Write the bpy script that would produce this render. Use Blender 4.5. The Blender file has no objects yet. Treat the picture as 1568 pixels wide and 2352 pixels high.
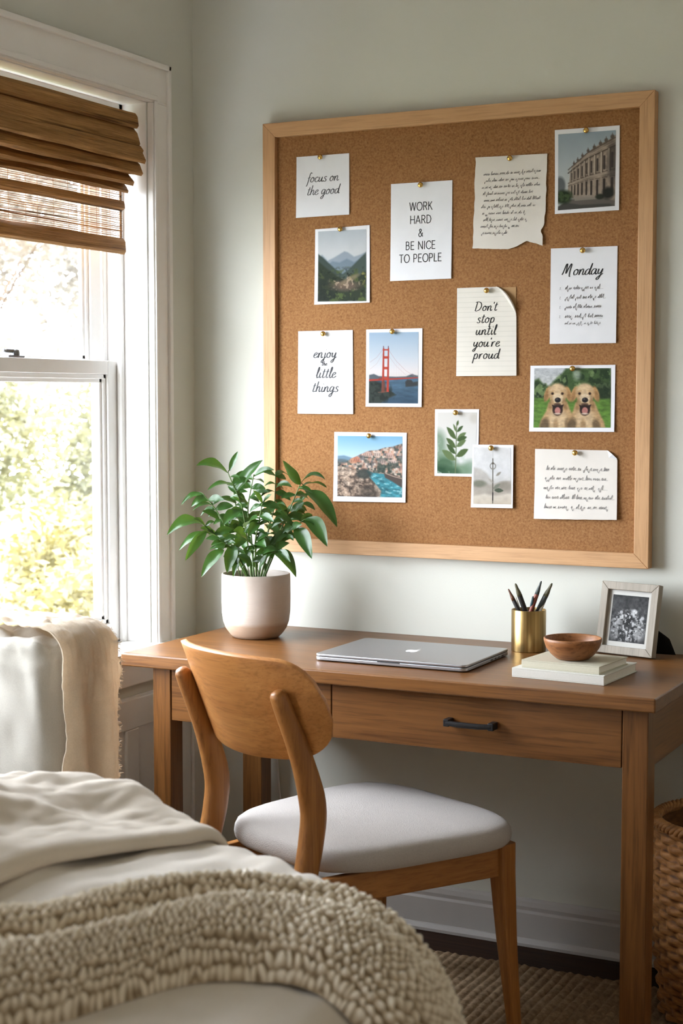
import bpy, math, random
import numpy as np
from mathutils import Vector, noise, Matrix
R = math.radians
PI = math.pi
SC = bpy.context.scene
COL = SC.collection
random.seed(7)

# ------------------------------------------------------------------ camera, world, light, exposure
CAM = Vector((2.2956, -3.7021, 1.3668))
cam_d = bpy.data.cameras.new('camera')
cam = bpy.data.objects.new('camera', cam_d)
COL.objects.link(cam)
cam.location = CAM
cam.rotation_euler = (R(90 - 4.132), 0, R(26.55))
cam_d.sensor_fit = 'HORIZONTAL'
cam_d.sensor_width = 36
cam_d.lens = 3659.3 / 1568 * 36
cam_d.clip_start = 0.05
cam_d.dof.use_dof = True
cam_d.dof.focus_distance = 3.75
cam_d.dof.aperture_fstop = 8.5
SC.camera = cam

SKY = 19.0
world = bpy.data.worlds.new('overcast_sky')
SC.world = world
world.use_nodes = True
wbg = world.node_tree.nodes['Background']
wbg.inputs['Color'].default_value = (0.92, 0.96, 1.06, 1)
wbg.inputs['Strength'].default_value = SKY

sun_d = bpy.data.lights.new('sun', 'SUN')
sun_d.energy = 3.5
sun_d.angle = R(3)
sun_d.color = (1.0, 0.93, 0.78)
sun = bpy.data.objects.new('sun', sun_d)
COL.objects.link(sun)
sun.rotation_euler = (R(20), R(48), 0)      # shines over the house onto the garden, not into the room

SC.view_settings.view_transform = 'Standard'
SC.view_settings.look = 'None'
SC.view_settings.gamma = 1.0
SC.view_settings.use_curve_mapping = False
SC.view_settings.exposure = 0.46
SC.cycles.use_denoising = True
SC.cycles.max_bounces = 10
SC.cycles.diffuse_bounces = 6
SC.cycles.transparent_max_bounces = 24
SC.cycles.caustics_reflective = False
SC.cycles.caustics_refractive = False

# left wall openings, the second unseen and added for fill light (y0, y1, z0, z1)
WIN = (-1.72, -0.222, 0.725, 2.120)
WIN_FILL = (-3.75, -3.05, 0.725, 2.120)  # out of view, added to fill the bed and desk front
for w in (WIN, WIN_FILL):
    pd = bpy.data.lights.new('daylight_portal', 'AREA')
    pd.shape = 'RECTANGLE'
    pd.size = w[3] - w[2]
    pd.size_y = w[1] - w[0]
    pd.cycles.is_portal = True
    po = bpy.data.objects.new('daylight_portal', pd)
    COL.objects.link(po)
    po.location = (-0.20, (w[0] + w[1]) / 2, (w[2] + w[3]) / 2)
    po.rotation_euler = (0, R(-90), 0)       # -Z of the light points to +X, into the room


# ------------------------------------------------------------------ helpers
def lin(c):
    out = []
    for v in c[:3]:
        v /= 255.0
        out.append(v / 12.92 if v <= 0.04045 else ((v + 0.055) / 1.055) ** 2.4)
    return (*out, 1.0)


class NT:
    def __init__(s, name):
        s.m = bpy.data.materials.new(name)
        s.m.use_nodes = True
        s.t = s.m.node_tree
        s.b = s.t.nodes['Principled BSDF']
        s.out = s.t.nodes['Material Output']

    def n(s, typ, **kw):
        nd = s.t.nodes.new(typ)
        for k, v in kw.items():
            if k.startswith('i_'):
                nd.inputs[k[2:].replace('_', ' ')].default_value = v
            else:
                setattr(nd, k, v)
        return nd

    def l(s, a, b):
        s.t.links.new(a, b)

    def coord(s, scale=(1, 1, 1), rot=(0, 0, 0), kind='Object'):
        tc = s.n('ShaderNodeTexCoord')
        mp = s.n('ShaderNodeMapping')
        mp.inputs['Scale'].default_value = scale
        mp.inputs['Rotation'].default_value = rot
        s.l(tc.outputs[kind], mp.inputs['Vector'])
        return mp.outputs['Vector']

    def ramp(s, fac, stops):
        r = s.n('ShaderNodeValToRGB')
        el = r.color_ramp.elements
        while len(el) < len(stops):
            el.new(0.5)
        for e, (p, c) in zip(el, stops):
            e.position = p
            e.color = c
        s.l(fac, r.inputs['Fac'])
        return r.outputs['Color']

    def noise(s, vec, scale, detail=4, rough=0.55, dist=0.0):
        nd = s.n('ShaderNodeTexNoise')
        nd.inputs['Scale'].default_value = scale
        nd.inputs['Detail'].default_value = detail
        nd.inputs['Roughness'].default_value = rough
        nd.inputs['Distortion'].default_value = dist
        if vec is not None:
            s.l(vec, nd.inputs['Vector'])
        return nd.outputs['Fac']

    def mix(s, fac, a, b, typ='MIX'):
        m = s.n('ShaderNodeMix', data_type='RGBA', blend_type=typ)
        for sock, v in ((m.inputs[0], fac), (m.inputs[6], a), (m.inputs[7], b)):
            if hasattr(v, 'is_output'):
                s.l(v, sock)
            else:
                sock.default_value = v
        return m.outputs[2]

    def math(s, op, a, b=None):
        m = s.n('ShaderNodeMath', operation=op)
        for i, v in enumerate((a, b)):
            if v is None:
                continue
            if hasattr(v, 'is_output'):
                s.l(v, m.inputs[i])
            else:
                m.inputs[i].default_value = v
        return m.outputs[0]

    def bump(s, h, strength, dist=0.002):
        b = s.n('ShaderNodeBump')
        b.inputs['Strength'].default_value = strength
        b.inputs['Distance'].default_value = dist
        s.l(h, b.inputs['Height'])
        s.l(b.outputs['Normal'], s.b.inputs['Normal'])

    def color(s, c):
        if hasattr(c, 'is_output'):
            s.l(c, s.b.inputs['Base Color'])
        else:
            s.b.inputs['Base Color'].default_value = c

    def rough(s, v, spec=None):
        s.b.inputs['Roughness'].default_value = v
        if spec is not None:
            s.b.inputs['Specular IOR Level'].default_value = spec


def m_plain(name, c, rough=0.5, spec=0.5, metal=0.0, var=0.06, nscale=30, bump=0.0):
    n = NT(name)
    col = lin(c)
    f = n.noise(n.coord(), nscale, 3)
    dark = tuple(v * (1 - var) for v in col[:3]) + (1,)
    lite = tuple(min(1, v * (1 + var)) for v in col[:3]) + (1,)
    n.color(n.ramp(f, [(0.3, dark), (0.7, lite)]))
    n.rough(rough, spec)
    n.b.inputs['Metallic'].default_value = metal
    if bump:
        n.bump(f, bump, 0.002)
    return n.m


def m_wood(name, c1, c2, axis='x', rough=0.42, fine=1.0, spec=0.4, bump=0.12, pore=0.75):
    n = NT(name)
    s = [26.0, 26.0, 26.0]
    s['xyz'.index(axis)] = 1.7
    s2 = [170.0, 170.0, 170.0]
    s2['xyz'.index(axis)] = 7.0
    v1 = n.coord(tuple(a * fine for a in s))
    v2 = n.coord(tuple(a * fine for a in s2))
    f1 = n.noise(v1, 1.0, 5, 0.6, 1.2)
    f2 = n.noise(v2, 1.0, 3, 0.6, 0.4)
    base = n.ramp(f1, [(0.25, lin(c1)), (0.5, lin([(a + b) / 2 for a, b in zip(c1, c2)])), (0.75, lin(c2))])
    pores = n.ramp(f2, [(0.34, (0.52, 0.47, 0.42, 1)), (0.52, (1, 1, 1, 1))])
    n.color(n.mix(pore, base, pores, 'MULTIPLY'))
    n.rough(rough, spec)
    n.bump(f2, bump, 0.001)
    return n.m


class MB:
    """collects geometry; build() links it as one mesh object"""
    def __init__(s):
        s.v, s.f, s.mi, s.cur = [], [], [], 0

    def add(s, verts, faces):
        o = len(s.v)
        s.v.extend([tuple(p) for p in verts])
        for f in faces:
            s.f.append(tuple(i + o for i in f))
            s.mi.append(s.cur)
        return s

    def box(s, x0, x1, y0, y1, z0, z1):
        return s.hexa([(x0, y0, z0), (x1, y0, z0), (x1, y1, z0), (x0, y1, z0),
                       (x0, y0, z1), (x1, y0, z1), (x1, y1, z1), (x0, y1, z1)])

    def hexa(s, c):
        return s.add(c, [(0, 3, 2, 1), (4, 5, 6, 7), (0, 1, 5, 4), (1, 2, 6, 5), (2, 3, 7, 6), (3, 0, 4, 7)])

    def lathe(s, prof, n=40, c=(0, 0, 0), cap0=True, cap1=False):
        vs, fs = [], []
        for r, z in prof:
            for k in range(n):
                a = 2 * PI * k / n
                vs.append((c[0] + r * math.cos(a), c[1] + r * math.sin(a), c[2] + z))
        m = len(prof)
        for i in range(m - 1):
            for k in range(n):
                k2 = (k + 1) % n
                fs.append((i * n + k, i * n + k2, (i + 1) * n + k2, (i + 1) * n + k))
        if cap0:
            fs.append(tuple(reversed(range(n))))
        if cap1:
            fs.append(tuple((m - 1) * n + k for k in range(n)))
        return s.add(vs, fs)

    def tube(s, pts, rad, n=10, sup=2.0, side=None, caps=True):
        """tube through pts; rad: number, list, or list of (half_a, half_b); sup = superellipse power"""
        pts = [Vector(p) for p in pts]
        m = len(pts)
        if not isinstance(rad, (list, tuple)):
            rad = [rad] * m
        vs, fs = [], []
        prev = None
        for i, p in enumerate(pts):
            t = (pts[min(i + 1, m - 1)] - pts[max(i - 1, 0)]).normalized()
            if side is not None:
                a = Vector(side)
            elif prev is None:
                a = Vector((0, 0, 1)) if abs(t.z) < 0.9 else Vector((1, 0, 0))
            else:
                a = prev
            a = (a - t * a.dot(t)).normalized()
            prev = a
            b = t.cross(a)
            r = rad[i]
            ra, rb = r if isinstance(r, (list, tuple)) else (r, r)
            for k in range(n):
                th = 2 * PI * k / n
                c_, s_ = math.cos(th), math.sin(th)
                ca = math.copysign(abs(c_) ** (2 / sup), c_)
                sa = math.copysign(abs(s_) ** (2 / sup), s_)
                vs.append(p + a * ra * ca + b * rb * sa)
        for i in range(m - 1):
            for k in range(n):
                k2 = (k + 1) % n
                fs.append((i * n + k, i * n + k2, (i + 1) * n + k2, (i + 1) * n + k))
        if caps:
            fs.append(tuple(reversed(range(n))))
            fs.append(tuple((m - 1) * n + k for k in range(n)))
        return s.add(vs, fs)

    def grid(s, fn, nu, nv, flip=False):
        vs = [fn(i / (nu - 1), j / (nv - 1)) for j in range(nv) for i in range(nu)]
        fs = []
        for j in range(nv - 1):
            for i in range(nu - 1):
                q = (j * nu + i, j * nu + i + 1, (j + 1) * nu + i + 1, (j + 1) * nu + i)
                fs.append(tuple(reversed(q)) if flip else q)
        return s.add(vs, fs)

    def prism(s, poly, axis, a, b):
        """extrude a 2-D polygon along axis between a and b; poly in the two other axes in order"""
        def p3(u, v, w):
            return {'x': (w, u, v), 'y': (u, w, v), 'z': (u, v, w)}[axis]
        n = len(poly)
        vs = [p3(u, v, a) for u, v in poly] + [p3(u, v, b) for u, v in poly]
        fs = [tuple(range(n)), tuple(reversed(range(n, 2 * n)))]
        for k in range(n):
            k2 = (k + 1) % n
            fs.append((k2, k, n + k, n + k2))
        return s.add(vs, fs)

    def build(s, name, mat, parent=None, smooth=False, bevel=0.0, seg=2, base=None, solid=0.0, sub=0, auto=True):
        me = bpy.data.meshes.new(name)
        v = s.v
        if base is not None:
            v = [(p[0] - base[0], p[1] - base[1], p[2] - base[2]) for p in v]
        me.from_pydata(v, [], s.f)
        mats = mat if isinstance(mat, (list, tuple)) else [mat]
        for m in mats:
            me.materials.append(m)
        if len(mats) > 1:
            me.polygons.foreach_set('material_index', s.mi)
        import bmesh
        bm = bmesh.new()
        bm.from_mesh(me)
        if solid == 0:
            bmesh.ops.recalc_face_normals(bm, faces=bm.faces)
        bm.to_mesh(me)
        bm.free()
        if smooth:
            me.polygons.foreach_set('use_smooth', [True] * len(me.polygons))
        me.update()
        o = bpy.data.objects.new(name, me)
        COL.objects.link(o)
        if base is not None:
            o.location = base
        if parent is not None:
            o.parent = parent
        if solid:
            md = o.modifiers.new('thickness', 'SOLIDIFY')
            md.thickness = solid
            md.offset = 0
        if bevel:
            md = o.modifiers.new('rounding', 'BEVEL')
            md.width = bevel
            md.segments = seg
            md.limit_method = 'ANGLE'
            md.angle_limit = R(40)
            md.harden_normals = False
        if sub:
            md = o.modifiers.new('smoothing', 'SUBSURF')
            md.levels = sub
            md.render_levels = sub
        return o


def tag(o, label, cat, group=None):
    o['label'] = label
    o['category'] = cat
    if group:
        o['group'] = group
    return o


def thing(name, label, cat, loc=(0, 0, 0), rotz=0.0, group=None):
    o = bpy.data.objects.new(name, None)
    COL.objects.link(o)
    o.empty_display_size = 0.05
    o.location = loc
    o.rotation_euler = (0, 0, rotz)
    return tag(o, label, cat, group)


def struct(o):
    o['kind'] = 'structure'
    return o


def nz(x, y, z=0.0):
    return noise.noise(Vector((x, y, z)))


def smooth(a, b, x):
    t = min(1.0, max(0.0, (x - a) / (b - a)))
    return t * t * (3 - 2 * t)


def catmull(pts, n=6):
    if len(pts) < 3:
        return [tuple(p) for p in pts]
    P = [np.array(p, float) for p in pts]
    P = [2 * P[0] - P[1]] + P + [2 * P[-1] - P[-2]]
    out = []
    for i in range(1, len(P) - 2):
        for k in range(n):
            t = k / n
            a, b, c, d = P[i - 1], P[i], P[i + 1], P[i + 2]
            out.append(tuple(0.5 * ((2 * b) + (c - a) * t + (2 * a - 5 * b + 4 * c - d) * t * t + (3 * b - a - 3 * c + d) * t ** 3)))
    out.append(tuple(P[-2]))
    return out


# ------------------------------------------------------------------ materials
def m_wall(name, c):
    n = NT(name)
    v = n.coord()
    f = n.noise(v, 2.2, 4)
    f2 = n.noise(v, 160, 4, 0.6)
    a = lin(c)
    n.color(n.ramp(f, [(0.3, tuple(x * 0.965 for x in a[:3]) + (1,)), (0.7, a)]))
    n.rough(0.75, 0.25)
    n.bump(f2, 0.22, 0.0015)
    return n.m


M_wall = m_wall('sage_wall_paint', (206, 206, 196))
M_wall_bounce = m_wall('warm_bounce_wall', (216, 204, 188))  # warm tint given to the unseen walls to bounce warm fill into shade
M_ceil = m_wall('ceiling_paint', (245, 243, 240))
M_white = m_plain('white_trim_paint', (226, 223, 218), 0.4, 0.4, var=0.02, nscale=12)
M_sash = m_plain('white_sash_paint', (232, 231, 229), 0.35, 0.45, var=0.015, nscale=12)

WA, WB = (98, 61, 27), (128, 85, 43)
M_desk = {a: m_wood('oak_desk_' + a, WA, WB, a, 0.36) for a in 'xyz'}
M_chair = {a: m_wood('chair_oak_falloff_' + a, (166, 108, 56) if a == 'x' else (138, 88, 42), (198, 140, 80) if a == 'x' else (170, 116, 62), a, 0.36, 1.2, bump=0.05, pore=0.45) for a in 'xyz'}  # legs and side rails darker than backrest: light falloff painted into the colour
M_frame = {a: m_wood('pale_oak_' + a, (182, 139, 96), (198, 156, 113), a, 0.5, 1.3, bump=0.05, pore=0.35) for a in 'xyz'}
M_floor = m_wood('dark_floor_boards', (38, 22, 12), (66, 40, 24), 'x', 0.55, 0.5, spec=0.15)


def m_cork():
    n = NT('cork')
    v = n.coord()
    f1 = n.noise(v, 190, 5, 0.7)
    vo = n.n('ShaderNodeTexVoronoi')
    vo.inputs['Scale'].default_value = 260
    n.l(v, vo.inputs['Vector'])
    f3 = n.noise(v, 5, 3)
    base = n.ramp(f1, [(0.3, lin((120, 81, 45))), (0.48, lin((142, 100, 61))), (0.7, lin((160, 118, 78)))])
    sp = n.ramp(vo.outputs['Color'], [(0.08, (0.62, 0.5, 0.4, 1)), (0.2, (1, 1, 1, 1))])
    c = n.mix(0.5, base, sp, 'MULTIPLY')
    big = n.ramp(f3, [(0.3, (0.93, 0.92, 0.9, 1)), (0.7, (1, 1, 1, 1))])
    n.color(n.mix(1.0, c, big, 'MULTIPLY'))
    n.rough(0.85, 0.2)
    n.bump(f1, 0.35, 0.002)
    return n.m


M_cork = m_cork()


def m_paper(name, c, crumple=0.15, scale=22, lines=None):
    n = NT(name)
    v = n.coord()
    f = n.noise(v, scale, 4, 0.5)
    a = lin(c)
    col = n.ramp(f, [(0.3, tuple(x * 0.96 for x in a[:3]) + (1,)), (0.7, a)])
    if lines:
        w = n.n('ShaderNodeTexWave', wave_type='BANDS', bands_direction='Z')
        w.inputs['Scale'].default_value = lines
        n.l(v, w.inputs['Vector'])
        r = n.ramp(w.outputs['Fac'], [(0.02, lin((226, 228, 226))), (0.10, (1, 1, 1, 1))])
        col = n.mix(0.4, col, r, 'MULTIPLY')
    n.color(col)
    n.rough(0.8, 0.2)
    n.bump(f, crumple, 0.004)
    return n.m


M_paper = m_paper('white_card', (220, 220, 224), 0.03)
M_cream = m_paper('cream_paper', (212, 206, 198), 0.22)
M_lined = m_paper('ruled_paper', (214, 209, 200), 0.1, lines=26)
M_kraft = m_paper('kraft_card', (170, 136, 96), 0.1)
M_print = m_paper('print_border', (222, 222, 226), 0.02)
M_ink = m_plain('black_ink', (34, 34, 36), 0.7, 0.2)
M_ink2 = m_plain('dark_grey_ink', (66, 66, 70), .7, .2)
M_pencil = m_plain('grey_ink', (104, 102, 102), 0.8, 0.2)
M_faint = m_plain('faint_pencil', (140, 140, 142), 0.8, 0.2)
M_brass = m_plain('polished_brass', (214, 176, 98), 0.24, 0.5, 1.0, 0.05, 60)


def m_brush():
    n = NT('brushed_brass')
    v = n.coord((220, 220, 3))
    f = n.noise(v, 1.0, 3)
    n.color(n.ramp(f, [(0.3, lin((140, 114, 70))), (0.7, lin((176, 148, 98)))]))
    n.b.inputs['Metallic'].default_value = 1
    n.rough(0.3)
    n.bump(f, 0.05, 0.0005)
    return n.m


M_cup = m_brush()
M_alu = m_plain('silver_aluminium', (168, 170, 174), 0.36, 0.5, 0.9, 0.02, 200)
M_alu_dark = m_plain('dark_laptop_gap', (46, 46, 48), 0.5)
M_logo = m_plain('pale_logo', (232, 233, 235), 0.25, 0.6, 0.1, 0.01)
M_black = m_plain('black_metal', (30, 30, 32), 0.42, 0.5, 0.3)
M_blackfelt = m_plain('black_felt', (24, 23, 22), 0.9, 0.1)


def m_glass():
    n = NT('window_glass')
    tr = n.n('ShaderNodeBsdfTransparent')
    tr.inputs['Color'].default_value = (0.97, 0.985, 0.98, 1)
    gl = n.n('ShaderNodeBsdfGlossy')
    gl.inputs['Roughness'].default_value = 0.02
    fr = n.n('ShaderNodeLayerWeight')
    mx = n.n('ShaderNodeMixShader')
    n.l(n.math('ADD', n.math('MULTIPLY', n.math('POWER', fr.outputs['Facing'], 5.0), 0.6), 0.03), mx.inputs[0])
    n.l(tr.outputs[0], mx.inputs[1])
    n.l(gl.outputs[0], mx.inputs[2])
    n.l(mx.outputs[0], n.out.inputs['Surface'])
    return n.m


M_glass = m_glass()


def m_bamboo(name, c1, c2, trans=0.25):
    n = NT(name)
    v = n.coord((90, 3.2, 90))
    f = n.noise(v, 1.0, 5, 0.65, 0.6)
    v2 = n.coord((420, 9, 420))
    f2 = n.noise(v2, 1.0, 3, 0.6)
    col = n.ramp(f, [(0.25, lin(c1)), (0.55, lin([(a + b) / 2 for a, b in zip(c1, c2)])), (0.8, lin(c2))])
    col = n.mix(0.7, col, n.ramp(f2, [(0.3, (0.45, 0.38, 0.3, 1)), (0.55, (1, 1, 1, 1))]), 'MULTIPLY')
    v3 = n.coord((60, 1.1, 60), (0.02, 0, 0))
    f3 = n.noise(v3, 1.0, 2, 0.4, 0.3)
    col = n.mix(0.85, col, n.ramp(f3, [(0.30, (0.22, 0.16, 0.10, 1)), (0.37, (1, 1, 1, 1))]), 'MULTIPLY')
    n.color(col)
    n.rough(0.6, 0.25)
    n.bump(n.math('ADD', f, f2), 0.7, 0.004)
    if trans:
        tl = n.n('ShaderNodeBsdfTranslucent')
        n.l(col, tl.inputs['Color'])
        mx = n.n('ShaderNodeMixShader')
        mx.inputs[0].default_value = trans
        n.l(n.b.outputs[0], mx.inputs[1])
        n.l(tl.outputs[0], mx.inputs[2])
        n.l(mx.outputs[0], n.out.inputs['Surface'])
    return n.m


M_bamboo = m_bamboo('bamboo', (140, 100, 54), (216, 168, 106), 0.15)
M_reed = m_bamboo('thin_reeds', (150, 110, 72), (206, 160, 104), 0.3)


def m_cloth(name, c, weave=900, wr=10, trans=0.0, bump=0.3, var=0.08):
    n = NT(name)
    v = n.coord()
    f = n.noise(v, wr, 4, 0.6)
    fw = n.noise(v, weave, 2, 0.7)
    a = lin(c)
    col = n.ramp(f, [(0.3, tuple(x * (1 - var) for x in a[:3]) + (1,)), (0.7, a)])
    col = n.mix(0.35, col, n.ramp(fw, [(0.3, (0.7, 0.68, 0.66, 1)), (0.6, (1, 1, 1, 1))]), 'MULTIPLY')
    n.color(col)
    n.rough(0.9, 0.15)
    n.b.inputs['Sheen Weight'].default_value = 0.15
    n.bump(fw, bump, 0.0015)
    if trans:
        tl = n.n('ShaderNodeBsdfTranslucent')
        n.l(col, tl.inputs['Color'])
        mx = n.n('ShaderNodeMixShader')
        mx.inputs[0].default_value = trans
        n.l(n.b.outputs[0], mx.inputs[1])
        n.l(tl.outputs[0], mx.inputs[2])
        n.l(mx.outputs[0], n.out.inputs['Surface'])
    return n.m


M_seat = m_cloth('seat_boucle', (178, 172, 167), 420, 8, bump=1.0, var=0.03)
M_linen = m_cloth('bed_linen', (214, 205, 193), 700, 9)
M_cover = m_cloth('coverlet_linen', (212, 200, 184), 700, 9)
M_slip = m_cloth('slipcover_linen', (182, 177, 167), 500, 9)
M_gauze = m_cloth('gauze_throw', (230, 215, 194), 420, 12, trans=0.4, bump=0.4)
M_sheet = m_cloth('mattress_cover', (200, 190, 174), 700, 9)


def m_knit():
    n = NT('chunky_knit')
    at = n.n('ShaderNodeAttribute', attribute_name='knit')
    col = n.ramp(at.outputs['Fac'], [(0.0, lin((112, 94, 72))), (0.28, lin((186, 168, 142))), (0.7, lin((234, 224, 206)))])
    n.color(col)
    n.rough(0.95, 0.1)
    f = n.noise(n.coord(), 700, 3, 0.7)
    n.bump(f, 0.5, 0.002)
    return n.m


M_knit = m_knit()


def m_pot():
    n = NT('stoneware_pot')
    v = n.coord((1, 1, 1.6))
    f = n.noise(v, 18, 6, 0.6)
    f2 = n.noise(n.coord((30, 30, 260)), 1.0, 3)
    # unglazed foot band: a clay tone below a wavy line at about a fifth of the height
    tc = n.n('ShaderNodeTexCoord')
    sx = n.n('ShaderNodeSeparateXYZ')
    n.l(tc.outputs['Object'], sx.inputs[0])
    h = n.math('ADD', sx.outputs['Z'], n.math('MULTIPLY', f, 0.008))
    band = n.ramp(n.math('MULTIPLY', h, 5.0), [(0.19, lin((172, 150, 130))), (0.24, lin((192, 180, 169)))])
    n.color(n.mix(0.5, band, n.ramp(f, [(0.3, (0.86, 0.84, 0.82, 1)), (0.7, (1, 1, 1, 1))]), 'MULTIPLY'))
    n.rough(0.65, 0.3)
    n.bump(n.math('ADD', f, f2), 0.35, 0.002)
    return n.m


M_pot = m_pot()
M_soil = m_plain('potting_soil', (46, 34, 24), 0.95, 0.1, var=0.4, nscale=160, bump=0.8)
M_stem = m_plain('plant_stem', (74, 98, 42), 0.5, var=0.25, nscale=40)


def m_leaf(name, c1, c2, trans=0.25, tc=(150, 190, 60)):
    n = NT(name)
    f = n.noise(n.coord(), 14, 3)
    col = n.ramp(f, [(0.3, lin(c1)), (0.7, lin(c2))])
    n.color(col)
    n.rough(0.32, 0.5)
    tl = n.n('ShaderNodeBsdfTranslucent')
    n.l(n.mix(0.5, col, lin(tc), 'MIX'), tl.inputs['Color'])
    mx = n.n('ShaderNodeMixShader')
    mx.inputs[0].default_value = trans
    n.l(n.b.outputs[0], mx.inputs[1])
    n.l(tl.outputs[0], mx.inputs[2])
    n.l(mx.outputs[0], n.out.inputs['Surface'])
    return n.m


M_leaf = m_leaf('glossy_leaf', (30, 60, 22), (50, 88, 34), 0.16)


def m_jute():
    n = NT('jute')
    f = n.noise(n.coord((60, 60, 60)), 1.0, 4, 0.65)
    f2 = n.noise(n.coord((14, 400, 400), (0, 0, R(35))), 1.0, 3, 0.7)
    n.color(n.mix(0.6, n.ramp(f, [(0.3, lin((136, 113, 88))), (0.7, lin((186, 162, 132)))]),
                  n.ramp(f2, [(0.3, (0.55, 0.5, 0.45, 1)), (0.6, (1, 1, 1, 1))]), 'MULTIPLY'))
    n.rough(0.95, 0.1)
    n.bump(f2, 0.6, 0.003)
    return n.m


M_jute = m_jute()


def m_wicker():
    n = NT('wicker')
    at = n.n('ShaderNodeAttribute', attribute_name='knit')
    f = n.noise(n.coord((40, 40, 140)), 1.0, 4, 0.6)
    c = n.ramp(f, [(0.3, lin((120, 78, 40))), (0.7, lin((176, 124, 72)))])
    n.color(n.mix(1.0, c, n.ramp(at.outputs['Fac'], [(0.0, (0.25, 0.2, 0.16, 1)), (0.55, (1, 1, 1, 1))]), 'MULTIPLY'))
    n.rough(0.6, 0.3)
    n.bump(f, 0.4, 0.002)
    return n.m


M_wicker = m_wicker()
M_book1 = m_plain('ivory_book_cloth', (186, 181, 162), 0.75, 0.2, var=0.03, nscale=300, bump=0.1)
M_book2 = m_plain('white_book_cloth', (202, 200, 192), 0.7, 0.2, var=0.03, nscale=300, bump=0.1)
M_pages = m_plain('book_pages', (226, 222, 210), 0.8, 0.2, var=0.08, nscale=400)
M_bowl = m_wood('turned_bowl_wood', (122, 76, 40), (156, 104, 62), 'x', 0.45, 1.2)
M_pframe = m_wood('weathered_grey_frame', (128, 119, 105), (150, 140, 125), 'z', 0.55, 1.5, pore=0.4)
M_mat = m_plain('frame_mat_board', (184, 182, 176), 0.8, 0.2, var=0.02)
M_photo = None


def m_attr(name, rough=0.35):
    n = NT(name)
    at = n.n('ShaderNodeAttribute', attribute_name='Col')
    n.color(at.outputs['Color'])
    n.rough(rough, 0.12)
    return n.m


M_photo = m_attr('photo_ink', 0.6)
M_photo_matte = m_attr('matte_print_ink', 0.75)

# ------------------------------------------------------------------ room shell
RX, RY, RZ, WT = 3.5, -4.6, 2.75, 0.18
struct(MB().box(-WT, RX + .1, RY - .1, 0.1, -0.12, 0.0).build('floor', M_floor))
struct(MB().box(-WT, RX + .1, RY - .1, 0.1, RZ, RZ + 0.12).build('ceiling', M_ceil))
struct(MB().box(-WT, RX + .1, 0.0, 0.12, 0.0, RZ).build('wall_back', M_wall))
struct(MB().box(RX, RX + .1, RY, 0.0, 0.0, RZ).build('wall_right', M_wall_bounce))
struct(MB().box(-WT, RX + .1, RY - .12, RY, 0.0, RZ).build('wall_front', M_wall_bounce))
lw = MB()
ys = [RY, WIN_FILL[0], WIN_FILL[1], WIN[0], WIN[1], 0.0]
for i, (a, b) in enumerate(zip(ys[:-1], ys[1:])):
    if i in (1, 3):
        lw.box(-WT, 0, a, b, 0, WIN[2] - 0.02)
        lw.box(-WT, 0, a, b, WIN[3], RZ)
    else:
        lw.box(-WT, 0, a, b, 0, RZ)
struct(lw.build('wall_left', M_wall))

bb = MB()
prof = [(0.0, 0.0), (-0.016, 0.0), (-0.016, 0.082), (-0.011, 0.088), (-0.013, 0.098), (-0.010, 0.110), (-0.004, 0.117), (0.0, 0.117)]
bb.prism(prof, 'x', 0.016, RX)
# shoe moulding
bb.prism([(-0.016, 0), (-0.026, 0), (-0.026, 0.008), (-0.020, 0.018), (-0.016, 0.02)], 'x', 0.016, RX)
M_base = m_plain('baseboard_paint', (188, 184, 180), 0.45, 0.35, var=0.02, nscale=12)
struct(bb.build('baseboard_back', M_base, bevel=0.001))
bl = MB()
bl.prism([(-p, z) for p, z in prof], 'y', RY, 0.0)
struct(bl.build('baseboard_left', M_white))

# wainscot panelling below the window, on the left wall
tr = MB()
tr.box(0, 0.012, -1.98, -0.002, 0.117, 0.60)
tr.box(0.012, 0.022, -1.98, -0.002, 0.117, 0.19)
tr.box(0.012, 0.022, -1.98, -0.002, 0.520, 0.598)
for y in (-0.05, -0.37, -0.69, -1.01, -1.33, -1.65, -1.98):
    tr.box(0.012, 0.022, y, y + 0.055, 0.19, 0.52)
struct(tr.build('trim_1', M_white, bevel=0.003))


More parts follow.
